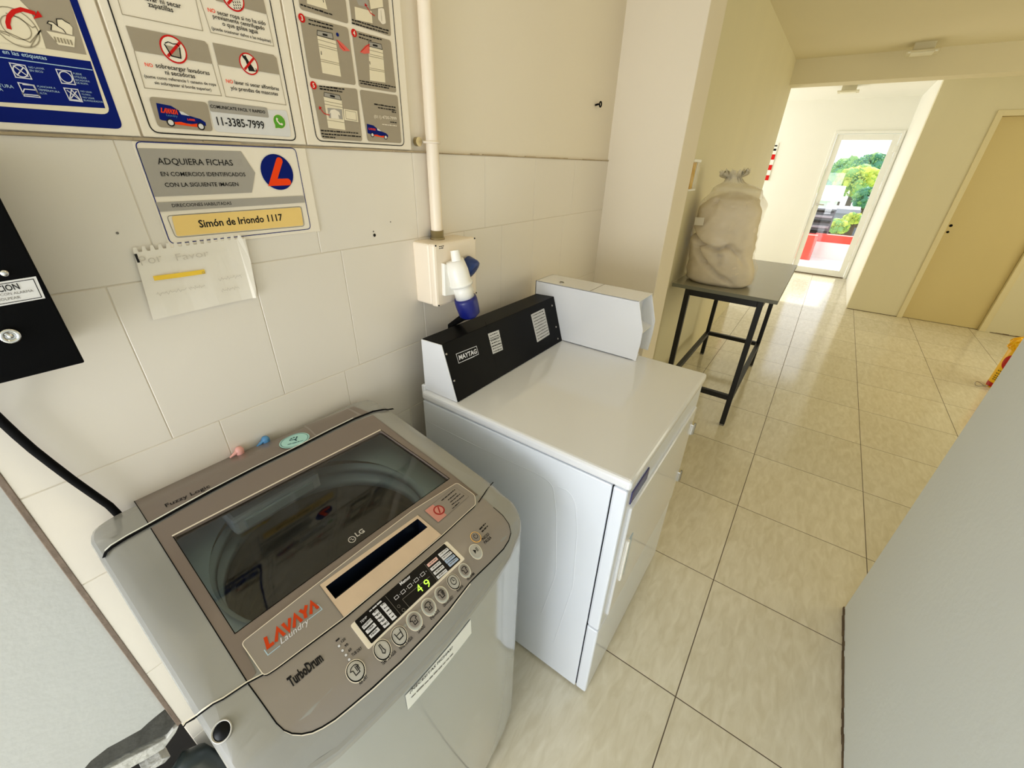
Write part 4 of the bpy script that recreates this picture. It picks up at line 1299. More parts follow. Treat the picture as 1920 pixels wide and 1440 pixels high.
# drum seen through the glass
dc = Vector((0.337, -0.275, 0))
b = MB()
ring_ = [(dc.x + 0.205 * cos(2 * pi * k / 48), dc.y + 0.205 * sin(2 * pi * k / 48)) for k in range(48)]
xs_ = (0.06, 0.62); ysn = (-0.52, -0.06)
loops = [[Vector((xs_[0], ysn[0], 0)), Vector((xs_[1], ysn[0], 0)), Vector((xs_[1], ysn[1], 0)), Vector((xs_[0], ysn[1], 0))], [Vector((*p_, 0)) for p_ in ring_[::-1]]]
tr = tessellate_polygon(loops); fl2 = [p_ for l_ in loops for p_ in l_]
b.add([(p_.x, p_.y, 0.835 + (p_.y + 0.52) * 0.10) for p_ in fl2], [list(t) for t in tr], 'tub_plastic')
b.build('tub_cover', WM)
b = MB()
b.lathe((dc.x, dc.y, 0.0), (0, 0, 1), [(0.862, 0.2085), (0.856, 0.200), (0.842, 0.1985), (0.838, 0.207), (0.826, 0.207), (0.822, 0.196), (0.800, 0.196), (0.796, 0.205)], 'tub_plastic', 64)
b.build('balance_ring', WM)
b = MB(); prof = [(0.80, 0.205)]
z_ = 0.78
while z_ > 0.44:
    prof += [(z_, 0.205), (z_ - 0.012, 0.201), (z_ - 0.024, 0.205)]
    z_ -= 0.04
prof += [(0.42, 0.19)]
b.lathe((dc.x, dc.y, 0.0), (0, 0, 1), prof, 'drum_steel', 64)
dm = b.build('drum', WM)
b = MB(); b.lathe((dc.x, dc.y, 0.42), (0, 0, 1), [(0, 0.19), (0.006, 0.15), (0.02, 0.06), (0.03, 0)], 'drum_dark', 32)
for k in range(6):
    a = k * pi / 3
    b.tube([(dc.x + 0.03 * cos(a), dc.y + 0.03 * sin(a), 0.445), (dc.x + 0.17 * cos(a + 0.25), dc.y + 0.17 * sin(a + 0.25), 0.43)], [0.016, 0.008], 'drum_dark', 8)
b.build('pulsator', WM)
b = MB(); b.box(0.215, 0.40, -0.155, -0.09, 0.862, 0.905, 'inlet_white', 0.008); b.box(0.235, 0.38, -0.159, -0.154, 0.872, 0.894, 'tub_plastic', 0.002); b.build('water_inlet_cover', WM)

# control panel
PANEL = [(466, 1283), (500, 1263), (520, 1256), (644, 1164), (740, 1084), (829, 1008), (893, 950), (900, 930), (925, 952), (945, 970), (954, 983), (958, 1000), (954, 1014), (944, 1030), (920, 1055), (881, 1093), (840, 1146), (800, 1191),
         (752, 1241), (700, 1289), (660, 1323), (628, 1349), (604, 1364), (585, 1373), (566, 1377), (548, 1376), (533, 1370), (519, 1357)]
pn = MB(); d = Draw(TOP, pn, 0.0008)
PU = d.uvs(PANEL)
d.upoly(PU, 'mocha_light', 0)
d.uline(PU[8:] + PU[:1], 0.0016, 'black_gap', 1)
d.uline([(u_, v_ - 0.0016) for u_, v_ in PU[15:]], 0.0012, 'trim_and_highlight', 0)  # painted highlight below the dark panel outline
pn_o = pn.build('control_panel', WM)
b = MB(); d = Draw(TOP, b, 0.0020)
frame = ccw(d.uvs([(657, 1174), (838, 1015.5), (872, 1049), (691, 1219)]))
d.upoly(rnd(frame, 0.003, 3), 'trim_and_highlight', 0)
skirt(d, rnd(frame, 0.003, 3), 'trim_and_highlight', 0, 0.002)
d.rpoly([(665, 1167), (833, 1021), (864, 1051), (697, 1209)], 0.002, 'display_black', 2)
def chips(q, step, n, m):
    for i in range(n):
        d.rpoly([(x_ + step[0] * i, y_ + step[1] * i) for x_, y_ in q], 0.0006, m, 4)
chips([(678.6, 1177.5), (695, 1161), (700, 1167), (683, 1183)], (6.7, 8.3), 3, 'legend_white')
for i, t in enumerate(('CALIENTE', 'TIBIA', 'FRIA')):
    d.text(t, (682.5 + 6.7 * i + (2 if i else 0), 1180.5 + 8.3 * i - (2 if i else 0)), (698 + 6.7 * i - (2.5 if i else 0), 1165 + 8.3 * i + (2.5 if i else 0)), 'black_ink', 6, h=0.0028, bold=0.01)
chips([(698, 1153.5), (707.7, 1144), (712, 1149), (702, 1157.7)], (4.9, 5.7), 5, 'legend_white')
chips([(712.5, 1138), (721, 1131.7), (726, 1136.7), (717.5, 1144)], (4.7, 5.6), 5, 'legend_white')
chips([(800, 1061), (818, 1046), (822, 1051), (804, 1066)], (0, 0), 1, 'legend_pink')
chips([(806, 1068.6), (824, 1053.6), (828, 1058.6), (810, 1073.6)], (5.9, 7.4), 3, 'legend_white')
chips([(821, 1041.7), (838, 1029), (842.5, 1033), (826, 1047.5)], (6, 6), 2, 'legend_white')
chips([(833, 1053.7), (850, 1041), (854.5, 1045), (838, 1059.5)], (6, 6), 2, 'legend_blue')
for i in range(5):
    d.words((702.5 + 4.9 * i, 1152.5 + 5.7 * i), (708.5 + 4.9 * i, 1147.5 + 5.7 * i), 0.0018, 'black_ink', 6, i + 3)
    d.words((716.5 + 4.7 * i, 1139 + 5.6 * i), (722 + 4.7 * i, 1134.5 + 5.6 * i), 0.0018, 'black_ink', 6, i + 13)
for i in range(4):
    d.words((806 + 5.9 * i, 1062 + 7.4 * i), (819 + 5.9 * i, 1050.5 + 7.4 * i), 0.0020, 'grey_ink', 6, i + 33)
    d.words((826 + 6 * i, 1043.5 + 6 * i), (839 + 6 * i, 1032.5 + 6 * i), 0.0020, 'grey_ink', 6, i + 43)
d.text('TEMP', (678, 1171.5), (690, 1160), 'legend_white', 4, h=0.0035, shear=0.2)
d.words((694, 1150), (718, 1129), 0.0026, 'legend_white', 4, 51)
d.text('Memor', (752, 1100), (771, 1084.5), 'legend_white', 4, bold=0.03)
for q in ((744, 1122), (756.5, 1111.5), (769, 1100.5), (781, 1089.5), (793, 1078.5)):
    d.line([(q[0] - 5, q[1] + 1), (q[0] + 1, q[1] - 4.5), (q[0] + 4.5, q[1] - 0.5), (q[0] - 1.5, q[1] + 5)], 0.0007, 'legend_white', 4, True)
    d.disc((q[0] + 6.2, q[1] - 5.2), 0.0007, 'legend_white', 4, 8)
for q in ([(723, 1120), (752, 1155)], [(796, 1060), (822, 1093)], [(755, 1126), (806, 1083)], [(755, 1126), (768, 1141)]): d.line(q, 0.0006, 'grey_ink', 4)
d.ring((748, 1139), 0.0022, 0.0006, 'grey_ink', 4, 12); d.ring((757, 1146), 0.0026, 0.0006, 'grey_ink', 4, 12)
d.text('4', (787.5, 1115), (795, 1108.5), 'led_green', 4, h=0.0135, bold=0.0); d.text('9', (802, 1105), (810, 1098), 'led_green', 4, h=0.0135, bold=0.0)
b.build('display', pn_o)
BUT = [('air', (667, 1258), 0.0138, 'dark'), ('temp', (717, 1219), 0.0135, 'dark'), ('level', (749, 1193), 0.0130, 'dark'), ('wash', (777, 1165), 0.0132, 'pale'), ('rinse', (804, 1139), 0.0128, 'pale'),
       ('spin', (828, 1116), 0.0124, 'pale'), ('delay', (850.5, 1092), 0.0122, 'dark'), ('prog', (871.5, 1071), 0.0118, 'pale'), ('start', (892, 1034.5), 0.0136, 'big'), ('power', (892, 1008), 0.0108, 'lit')]
for nm, q, r_, kind in BUT:
    b = MB(); d = Draw(TOP, b, 0.0016)
    c_ = Vector(d.S.uv(*q))
    d.disc(c_, r_, 'trim_and_highlight' if kind != 'lit' else 'led_orange', 0, 28)
    d.disc(c_, r_ * 0.92, 'black_gap' if kind == 'dark' else ('button_pale' if kind != 'lit' else 'mocha'), 1, 28)
    d.disc(c_, r_ * 0.82, 'button_silver' if kind != 'lit' else 'mocha_light', 3, 28)
    d.disc(c_, r_ * 0.70, 'mocha_light' if kind in ('pale', 'lit') else 'button_silver', 6, 28)
    s_ = r_
    L = lambda pts, w=0.0011, cl=False: d.uline([tuple(c_ + Vector(t) * s_) for t in pts], w, 'black_ink', 8, cl)
    shirt = [(-0.5, 0.15), (-0.3, 0.35), (-0.1, 0.4), (0.1, 0.4), (0.3, 0.35), (0.45, 0.1), (0.25, 0.05), (0.25, -0.4), (-0.25, -0.4), (-0.25, 0.05)]
    if nm in ('air', 'wash', 'rinse', 'spin', 'prog'):
        L(shirt, 0.0012, True)
        if nm in ('air', 'spin'):
            for kx in range(3): L([(0.1 + 0.14 * kx, -0.25), (0.1 + 0.14 * kx, 0.25)])
        if nm in ('rinse', 'wash'): L([(-0.1, -0.2), (0.0, -0.1), (0.1, -0.2)])
    elif nm == 'temp':
        L([(-0.08, 0.45), (-0.1, -0.05), (-0.2, -0.3), (0, -0.48), (0.2, -0.3), (0.1, -0.05), (0.08, 0.45)], 0.0012, True)
    elif nm == 'level':
        L([(-0.4, 0.4), (-0.3, -0.35), (0.3, -0.35), (0.4, 0.4)], 0.0014); L([(-0.35, 0.1), (0.35, 0.1)])
    elif nm == 'delay':
        L([(0.42 * cos(t * pi / 8), 0.42 * sin(t * pi / 8)) for t in range(16)], 0.0011, True); L([(0, 0.3), (0, 0), (0.2, 0)])
    elif nm == 'start':
        d.upoly([tuple(c_ + Vector(t) * s_) for t in ((-0.35, 0.3), (-0.35, -0.3), (0.05, 0))], 'black_ink', 8); L([(0.18, -0.25), (0.18, 0.25)]); L([(0.36, -0.25), (0.36, 0.25)])
    else:
        L([(0.40 * cos(t * pi / 8 + 1.9), 0.40 * sin(t * pi / 8 + 1.9)) for t in range(14)], 0.0011); L([(0, 0.5), (0, 0.1)])
    b.build('button', pn_o)
for t, q0, q1 in (('AIR DRY', (675.5, 1286), (690.5, 1271)), ('TEMP DE AGUA', (718, 1249), (744, 1224.5)), ('NIVEL DE AGUA', (751.5, 1220.5), (775, 1198)), ('LAVADO', (785.5, 1189), (798, 1176.5)), ('ENJUAGUE', (809, 1163.5), (825, 1147.5)),
                  ('CENTRIFUGADO', (833, 1139.5), (851, 1121.5)), ('RESERVA', (858.5, 1111.5), (869.5, 1101)), ('PROGRAMA', (878, 1090), (891, 1077.5)), ('TUB DRY', (661.5, 1232.5), (680, 1217.5))):
    b = MB(); d = Draw(TOP, b, 0.0014); d.text(t, q0, q1, 'black_ink', 1, h=0.0042, bold=0.015); b.build('printed_legend', pn_o)
for t, q0, q1 in (('120', (641.5, 1206.5), (649, 1200)), ('90', (648.5, 1215), (654, 1210)), ('60', (655, 1224), (660.5, 1219)), ('INICIO', (906, 1015), (918, 1003.5)), ('PAUSA', (910, 1021.5), (922, 1010))):
    b = MB(); d = Draw(TOP, b, 0.0014); d.text(t, q0, q1, 'black_ink', 1, bold=0.015); b.build('printed_legend', pn_o)
b = MB(); d = Draw(TOP, b, 0.0014); d.words((631, 1205), (640, 1197), 0.0026, 'black_ink', 1, 61); b.build('printed_legend', pn_o)
b = MB(); d = Draw(TOP, b, 0.0014); d.words((900.5, 995), (911.5, 983), 0.0030, 'black_ink', 1, 62); d.words((904.5, 999.5), (915.5, 987.5), 0.0030, 'black_ink', 1, 63); b.build('printed_legend', pn_o)
b = MB(); d = Draw(TOP, b, 0.0014); d.text('TurboDrum', (546.5, 1290), (607.5, 1238.5), 'black_ink', 1, h=0.0125, bold=0.045)
b.build('drum_lettering', pn_o)
for q in ((636, 1212.5), (642.5, 1221), (649, 1229.5), (655, 1238)):
    b = MB(); d = Draw(TOP, b, 0.0014); d.disc(q, 0.0024, 'grey_ink', 0, 12); d.disc(q, 0.0018, 'legend_white', 1, 12); b.build('indicator_lamp', pn_o)
b = MB(); d = Draw(TOP, b, 0.0010)
c_ = Vector(TOP.uv(416, 1371))
p_ = TOP.pt(c_.x, c_.y); nn = Vector((-(htop(c_.x + 0.01, c_.y) - htop(c_.x - 0.01, c_.y)) / 0.02, -(htop(c_.x, c_.y + 0.01) - htop(c_.x, c_.y - 0.01)) / 0.02, 1)).normalized(); p_ = p_ + nn * 0.001
b.lathe(p_, nn, [(0.0, 0.0128), (0.0012, 0.0122), (0.0012, 0.0112), (-0.004, 0.0095), (-0.006, 0.0)], 'button_silver', 24)
b.lathe(p_, nn, [(-0.001, 0.0112), (0.0012, 0.007), (0.0018, 0.0)], 'display_black', 24)
b.build('sensor_lens', WM)

# white help strip stuck on the front
def frontpt(px, py, off):
    z_lo, d_ = 0, ray(px, py)
    y_ = -0.60
    for _ in range(30):
        t = (y_ - CAM.y) / d_.y
        x_ = (CAM + d_ * t).x
        y_ = yfront(min(max(x_, XL), XR)) + 0.003 - off
    return CAM + d_ * ((y_ - CAM.y) / d_.y)
a_, b_, c_, e_ = (frontpt(*t, 0.0) for t in ((758.5, 1297), (882, 1166), (883.5, 1193), (762, 1324)))
X0, X1 = (a_.x + e_.x) / 2, (b_.x + c_.x) / 2
Z1, Z0 = (a_.z + b_.z) / 2, (c_.z + e_.z) / 2
class Front(Plane):
    def __init__(s): pass
    def uv(s, px, py):
        p = frontpt(px, py, 0.0); return (p.x, p.z)
    def pt(s, u, v, off=0.0): return Vector((u, yfront(u) + 0.003 - off, v))
    def refine(s, vs_, fs_):
        bm = bmesh.new(); bb = [bm.verts.new((p[0], p[1], 0)) for p in vs_]
        for f in fs_: bm.faces.new([bb[i] for i in f])
        k = math.ceil(min(p[0] for p in vs_) / 0.02)
        while k * 0.02 < max(p[0] for p in vs_):
            bmesh.ops.bisect_plane(bm, geom=bm.verts[:] + bm.edges[:] + bm.faces[:], plane_co=(k * 0.02, 0, 0), plane_no=(1, 0, 0), dist=1e-6); k += 1
        bm.verts.index_update(); o = ([(v.co.x, v.co.y) for v in bm.verts], [[v.index for v in f.verts] for f in bm.faces]); bm.free(); return o
b = MB(); d = Draw(Front(), b, 0.0012)
d.upoly([(X0, Z0), (X1, Z0), (X1, Z1), (X0, Z1)], 'alu_white', 0)
d.text('¿NECESITAS FICHAS?', (767, 1299), (847, 1215), 'black_ink', 2, bold=0.01)
d.words((770, 1308), (848, 1226), 0.0045, 'grey_ink', 2, 71)
hs_ = b.build('help_strip', WM); tag(hs_, 'white printed strip')

# hose ends standing up behind the machine
for nm, q, m, lb in (('inlet_hose', (448, 842), 'pink_plastic', 'pink capped hose end poking up behind the washing machine'), ('inlet_hose', (497, 822), 'blue_hose', 'blue capped hose end poking up behind the washing machine')):
    c_ = wall_plane(-0.010).hit(*q)
    b = MB()
    b.tube([(c_.x, -0.010, 0.55), (c_.x, -0.010, c_.z - 0.012)], 0.0075, 'hose_grey', 10)
    b.lathe((c_.x, -0.010, c_.z - 0.014), (0, 0, 1), [(0, 0.008), (0.012, 0.009), (0.018, 0.006), (0.020, 0)], m, 14)
    b.tube([(c_.x - 0.002, -0.011, c_.z - 0.002), (c_.x - 0.022, -0.0115, c_.z - 0.010)], [0.005, 0.002], m, 8)
    tag(b.build(nm), lb, 'hose', None)

# green drain hose in the hole left of the machine
b = MB()
hp = [wall_plane(-0.04).hit(*t) for t in ((420, 1470), (395, 1428), (372, 1416), (352, 1424), (338, 1448), (330, 1490))]
b.tube([hp[0] + Vector((0.02, 0.0, -0.06))] + hp + [hp[-1] + Vector((-0.02, 0.03, -0.16))], 0.024, 'hose_green', 14)
tag(b.build('drain_hose'), 'dark green drain hose in the hole beside the washing machine', 'hose')

# ================================================================== dryer
DL, DR_, DBK, DFR, DT = 0.792, 1.481, -0.075, -0.738, 0.917
DY = thing('dryer', ((DL + DR_) / 2, -0.41, 0.0), 'white coin operated dryer with black console and tall white meter box', 'dryer')
b = MB()
b.box(DL, DR_, -0.700, DBK, 0.012, 0.884, 'white_enamel_side', 0.003)
side = Plane((DL, 0, 0), (0, -1, 0), (0, 0, 1))
d = Draw(side, b, 0.0)
def emboss(px, w=0.004, h=0.0012):
    q = [Vector(t) for t in d.uvs(px)]
    q = [tuple(t) for t in q]
    q = [q[0]] + d.rounded(q, 0.03, 6)[7:-7] + [q[-1]]
    b.tube([side.pt(u_, v_, -0.0022) for u_, v_ in q], 0.0030, 'white_enamel_side', 6)
emboss([(800, 790), (900, 840), (1010, 890), (1036, 908), (1043, 960), (1042, 1077), (1015, 1150)])
emboss([(1045, 912), (1068, 922), (1079, 945), (1082, 997), (1074, 1100), (1038, 1205)])
b.build('cabinet', DY)
b = MB()
b.box(DL, DR_, DFR, -0.7025, 0.352, 0.884, 'white_enamel_side', 0.006)
b.build('front_panel', DY)
b = MB(); b.box(DL, DR_, DFR, -0.7025, 0.014, 0.348, 'white_enamel_side', 0.006); b.build('toe_panel', DY)
b = MB(); b.box(DL + 0.006, DR_ - 0.006, DFR + 0.008, -0.69, 0.02, 0.88, 'black_gap'); b.build('panel_gap', DY)
b = MB(); b.box(DL - 0.002, DR_ + 0.002, DFR - 0.006, DBK + 0.004, 0.886, DT, 'white_enamel', 0.010, 3); b.build('lid', DY)
b = MB(); b.box(DL + 0.004, DR_ - 0.004, DBK - 0.006, DBK + 0.006, 0.90, 0.935, 'white_enamel', 0.003); b.build('back_ledge', DY)
for fx in (DL + 0.05, DR_ - 0.05):
    for fy in (-0.12, -0.66):
        b = MB(); b.lathe((fx, fy, 0.0), (0, 0, 1), [(0, 0), (0, 0.02), (0.015, 0.02)], 'black_gap', 14); b.build('foot', DY)
# door, handle, hinges, name plate
b = MB(); b.box(DL + 0.045, DR_ - 0.03, DFR - 0.007, DFR + 0.004, 0.375, 0.800, 'white_enamel', 0.005, 3); do_ = b.build('door', DY)
b = MB(); b.box(DL + 0.075, DL + 0.088, DFR - 0.012, DFR - 0.005, 0.50, 0.66, 'white_plastic', 0.003); b.box(DL + 0.088, DL + 0.115, DFR - 0.0085, DFR - 0.005, 0.50, 0.66, 'tub_plastic', 0.001); b.build('door_handle', do_)
for z in (0.48, 0.70):
    b = MB(); b.box(DR_ - 0.032, DR_ - 0.004, DFR - 0.014, DFR + 0.002, z - 0.022, z + 0.022, 'chrome', 0.002); b.tube([(DR_ - 0.016, DFR - 0.014, z - 0.024), (DR_ - 0.016, DFR - 0.014, z + 0.024)], 0.004, 'steel', 8); b.build('hinge', DY)
b = MB(); b.box(0.828, 0.945, DFR - 0.003, DFR + 0.002, 0.820, 0.858, 'nameplate_blue', 0.001); dd = Draw(wall_plane(DFR - 0.003), b, 0.0003)
for v_ in (0.846, 0.838, 0.830): dd.uline([(0.845, v_), (0.925, v_)], 0.0018, 'legend_blue', 0)
npl = b.build('name_plate', DY); tag(npl, 'dark blue name plate')
# console: sloping black front between white cheeks
CX1 = 1.415
prof = [(-0.075, 0.918), (-0.075, 1.081), (-0.155, 1.084), (-0.206, 0.918)]
b = MB()
b.prism([(DL + 0.013, y_, z_) for y_, z_ in prof], (0.004, 0, 0), 'white_enamel', 0.001)
b.build('console_cheek', DY)
b = MB()
cp = [(-0.076, 0.919), (-0.076, 1.083), (-0.1565, 1.0865), (-0.209, 0.9185)]
b.prism([(DL + 0.0165, y_, z_) for y_, z_ in cp], (CX1 - DL - 0.017, 0, 0), 'black_panel', 0.0015)
con = b.build('console', DY)
slope = Vector((0, 0.0525, 0.168)).normalized()
CON = Plane((DL, -0.209, 0.9185), (1, 0, 0), slope)
b = MB(); d = Draw(CON, b, 0.0006)
d.line([(855, 664), (893, 649), (897, 664), (860, 681)], 0.0016, 'legend_white', 0, True)
d.text('MAYTAG', (861, 675), (894, 662), 'legend_white', 1, h=0.0135, bold=0.03)
d.words((866, 679), (889, 669), 0.0018, 'legend_white', 1, 5)
b.build('badge', con)
b = MB(); d = Draw(CON, b, 0.0006)
d.poly([(914.5, 626), (935, 618.5), (943, 655.5), (924, 664)], 'label_grey', 0)
for k in range(7):
    d.words((918 + k * 1.2, 630.5 + k * 5), (934 + k * 1.2, 624 + k * 5), 0.0035, 'black_ink', 1, k + 2)
for k in (1, 2): d.line([(914.5 + 3.1 * k, 626 + 12.6 * k), (935 + 2.7 * k, 618.5 + 12.3 * k)], 0.0015, 'black_ink', 2)
b.build('instruction_label', con)
b = MB(); d = Draw(CON, b, 0.0006)
d.rpoly([(995, 590), (1020, 578), (1030.5, 627), (1007, 642)], 0.004, 'label_grey', 0)
for k in range(9):
    d.words((998 + k * 1.3, 593.5 + k * 5.4), (1019 + k * 1.25, 583.5 + k * 5.1), 0.0032, 'black_ink', 1, k + 40)
b.build('instruction_label', con)
for q in ((837, 664), (852, 714), (1035, 573), (1042.5, 613), (1046, 635)):
    p_ = CON.hit(*q)
    b = MB(); b.lathe(p_, CON.n, [(0, 0.0035), (0.0016, 0.003), (0.0022, 0)], 'steel', 12); b.build('console_screw', con)
b = MB(); d = Draw(CON, b, 0.0004); d.line([(910, 604), (931, 690)], 0.0012, 'black_gap', 0); b.build('console_seam', con)
# coin meter box
MX0, MX1 = 1.415, 1.545
mp = [(-0.070, 0.918), (-0.070, 1.134), (-0.486, 1.134), (-0.517, 1.036), (-0.517, 0.985), (-0.512, 0.918)]
b = MB()
b.prism([(MX0, y_, z_) for y_, z_ in mp], (0.003, 0, 0), 'white_enamel', 0.0008)
b.prism([(MX1 - 0.003, y_, z_) for y_, z_ in mp], (0.003, 0, 0), 'white_enamel', 0.0008)
b.box(MX0, MX1, -0.488, -0.070, 1.131, 1.134, 'white_enamel', 0.0008)
b.box(MX0, MX1, -0.074, -0.070, 0.918, 1.134, 'white_enamel', 0.0008)
b.box(MX0, DR_, -0.50, -0.070, 0.918, 0.921, 'white_enamel')
mb_ = b.build('meter_box', DY)
b = MB()
b.prism([(MX0 + 0.003, -0.455, 1.131), (MX0 + 0.003, -0.500, 1.036), (MX0 + 0.003, -0.470, 1.036), (MX0 + 0.003, -0.43, 1.131)], (0.022, 0, 0), 'dark_hole')
b.box(MX0 + 0.02, MX1 - 0.003, -0.462, -0.452, 1.03, 1.131, 'white_enamel')
b.prism([(MX0 + 0.003, -0.508, 1.018), (MX0 + 0.003, -0.440, 1.036), (MX0 + 0.003, -0.440, 1.032), (MX0 + 0.003, -0.508, 1.014)], (MX1 - MX0 - 0.006, 0, 0), 'white_enamel')
b.box(MX0 + 0.003, MX1 - 0.003, -0.476, -0.472, 0.921, 1.03, 'white_enamel')
b.build('meter_front', mb_)
b = MB(); b.lathe((1.452, -0.165, 1.134), (0, 0, 1), [(0, 0.009), (0.002, 0.009), (0.003, 0.006), (0.003, 0)], 'steel', 16); b.box(1.449, 1.455, -0.172, -0.158, 1.136, 1.1376, 'dark_hole'); b.build('lock', mb_)
b = MB(); b.lathe((MX1 - 0.03, -0.476, 0.95), (0, -1, 0), [(0, 0.006), (0.003, 0.005), (0.004, 0)], 'steel', 12); b.build('screw', mb_)
b = MB(); b.box(MX0 + 0.002, MX1 - 0.002, -0.302, -0.3005, 1.1335, 1.1346, 'grey_ink'); b.build('lid_seam', mb_)

# ================================================================== table with the duvet
TX0, TX1, TY0, TY1, TZ = 2.790, 4.035, -0.829, -0.236, 0.885
T = thing('folding_table', ((TX0 + TX1) / 2, (TY0 + TY1) / 2, 0.0), 'grey topped table on thin black square steel legs along the corridor wall', 'table')
b = MB(); b.box(TX0, TX1, TY0, TY1, TZ - 0.022, TZ, 'tabletop_grey', 0.002)
b.build('tabletop', T)
b = MB(); b.box(TX0 - 0.0015, TX0 + 0.0005, TY0, TY1, TZ - 0.022, TZ - 0.0005, 'tabletop_edge'); b.box(TX0, TX1, TY0 - 0.0015, TY0 + 0.0005, TZ - 0.022, TZ - 0.0005, 'tabletop_edge'); b.build('edge_band', T)
LXs, LYs = (2.812, 3.985), (-0.748, -0.335)
hw = 0.0155
for lx in LXs:
    for ly in LYs:
        b = MB(); b.box(lx - hw, lx + hw, ly - hw, ly + hw, 0.012, TZ - 0.022, 'black_tube', 0.002)
        lo_ = b.build('leg', T)
        b = MB(); b.box(lx - hw + 0.001, lx + hw - 0.001, ly - hw + 0.001, ly + hw - 0.001, 0.0, 0.012, 'grey_ink', 0.001); b.build('foot_cap', lo_)
for lx in LXs:
    b = MB(); b.box(lx - hw, lx + hw, LYs[0] + hw, LYs[1] - hw, TZ - 0.060, TZ - 0.022, 'black_tube', 0.002); b.build('top_rail', T)
    b = MB(); b.box(lx - hw, lx + hw, LYs[0] + hw, LYs[1] - hw, 0.195, 0.228, 'black_tube', 0.002); b.build('stretcher', T)
for ly in LYs:
    b = MB(); b.box(LXs[0] + hw, LXs[1] - hw, ly - hw, ly + hw, TZ - 0.060, TZ - 0.022, 'black_tube', 0.002); b.build('top_rail', T)
    b = MB(); b.box(LXs[0] + hw, LXs[1] - hw, ly - hw, ly + hw, 0.195, 0.228, 'black_tube', 0.002); b.build('stretcher', T)

from mathutils import noise as mnoise
BG = thing('bagged_duvet', (3.02, -0.455, TZ), 'beige duvet stuffed in a clear plastic bag standing on the table', 'bag of bedding')
def blob(zprof, seed, amp, frq, creases=(), n=72, mz=60, cx=3.02, ragged=0.0):
    """lumpy upright body: zprof = list of (z, centre y, half width in y, half depth in x)"""
    vs_, fs_ = [], []
    for i in range(mz + 1):
        t = i / mz
        z = zprof[0][0] + (zprof[-1][0] - zprof[0][0]) * t
        for a_, b_ in zip(zprof[:-1], zprof[1:]):
            if z <= b_[0] + 1e-9:
                s_ = (z - a_[0]) / (b_[0] - a_[0])
                s_ = s_ * s_ * (3 - 2 * s_)
                cy, wy, wx = (a_[k] + (b_[k] - a_[k]) * s_ for k in (1, 2, 3))
                break
        for k in range(n):
            an = 2 * pi * k / n
            c_, s_ = cos(an), sin(an)
            ex = 0.78
            ux = math.copysign(abs(c_) ** ex, c_); uy = math.copysign(abs(s_) ** ex, s_)
            p = Vector((cx + wx * ux, cy + wy * uy, z))
            nv = Vector((ux * wy, uy * wx, 0)).normalized()
            f_ = mnoise.noise(p * frq + Vector((seed, 0, 0))) * amp + mnoise.noise(p * frq * 2.7 + Vector((0, seed, 0))) * amp * 0.4 + (abs(mnoise.noise(Vector((p.x * 9, p.y * 9, p.z * 22 + p.y * 14)) + Vector((seed, 3, 1)))) - 0.25) * amp * 0.55
            for (y0_, z0_, y1_, z1_, dep, wid) in creases:
                if c_ < 0.2:
                    A_, B_, P_ = Vector((y0_, z0_)), Vector((y1_, z1_)), Vector((p.y, p.z))
                    tt = max(0, min(1, (P_ - A_).dot(B_ - A_) / (B_ - A_).length_squared))
                    dist = (P_ - A_.lerp(B_, tt)).length
                    f_ -= dep * math.exp(-(dist / wid) ** 2)
            edge_ = min(1.0, t * 8, (1 - t) * 10)
            p = p + nv * f_ * edge_
            p.z += mnoise.noise(p * 11 + Vector((5, seed, 0))) * 0.006 * (1 if 0 < i else 0)
            if ragged and t > 0.90:
                p.z += ragged * (t - 0.90) * 10 * (sin(k * 1.3) * 0.5 + sin(k * 2.9 + 1) * 0.5 - 0.3 * s_)
                p += nv * ragged * (t - 0.90) * 6 * sin(k * 2.2)
            vs_.append(p)
    for i in range(mz):
        for k in range(n):
            k2 = (k + 1) % n
            fs_.append([i * n + k, i * n + k2, (i + 1) * n + k2, (i + 1) * n + k])
    fs_.append(list(range(n))[::-1])
    if not ragged: fs_.append([mz * n + k for k in range(n)])
    return vs_, fs_
X3 = cross_plane(2.90)
def yz(px, py):
    p = X3.hit(px, py); return (p.y, p.z)
cr = []
for pts, dep, wid in (([(1293, 432), (1310, 455), (1345, 468), (1370, 462), (1385, 475)], 0.045, 0.011), ([(1304, 462), (1320, 490), (1355, 520), (1380, 540)], 0.040, 0.010), ([(1340, 470), (1352, 480), (1355, 495), (1350, 505)], 0.022, 0.008), ([(1338, 380), (1355, 355), (1368, 350)], 0.03, 0.009), ([(1385, 475), (1395, 500)], 0.016, 0.01)):
    q = [yz(*t) for t in pts]
    for a_, b_ in zip(q[:-1], q[1:]): cr.append((*a_, *b_, dep, wid))
zp = [(TZ + 0.002, -0.460, 0.165, 0.130), (TZ + 0.02, -0.458, 0.190, 0.15), (TZ + 0.09, -0.455, 0.192, 0.165), (TZ + 0.20, -0.430, 0.178, 0.165), (TZ + 0.33, -0.422, 0.174, 0.16), (TZ + 0.43, -0.425, 0.170, 0.145), (TZ + 0.49, -0.430, 0.132, 0.115), (TZ + 0.53, -0.435, 0.04, 0.035)]
v_, f_ = blob(zp, 3.1, 0.019, 7.5, [(*c_[:4], c_[4] * 1.25, c_[5]) for c_ in cr])
b = MB(); b.add(v_, f_, 'duvet', True); b.build('duvet', BG)
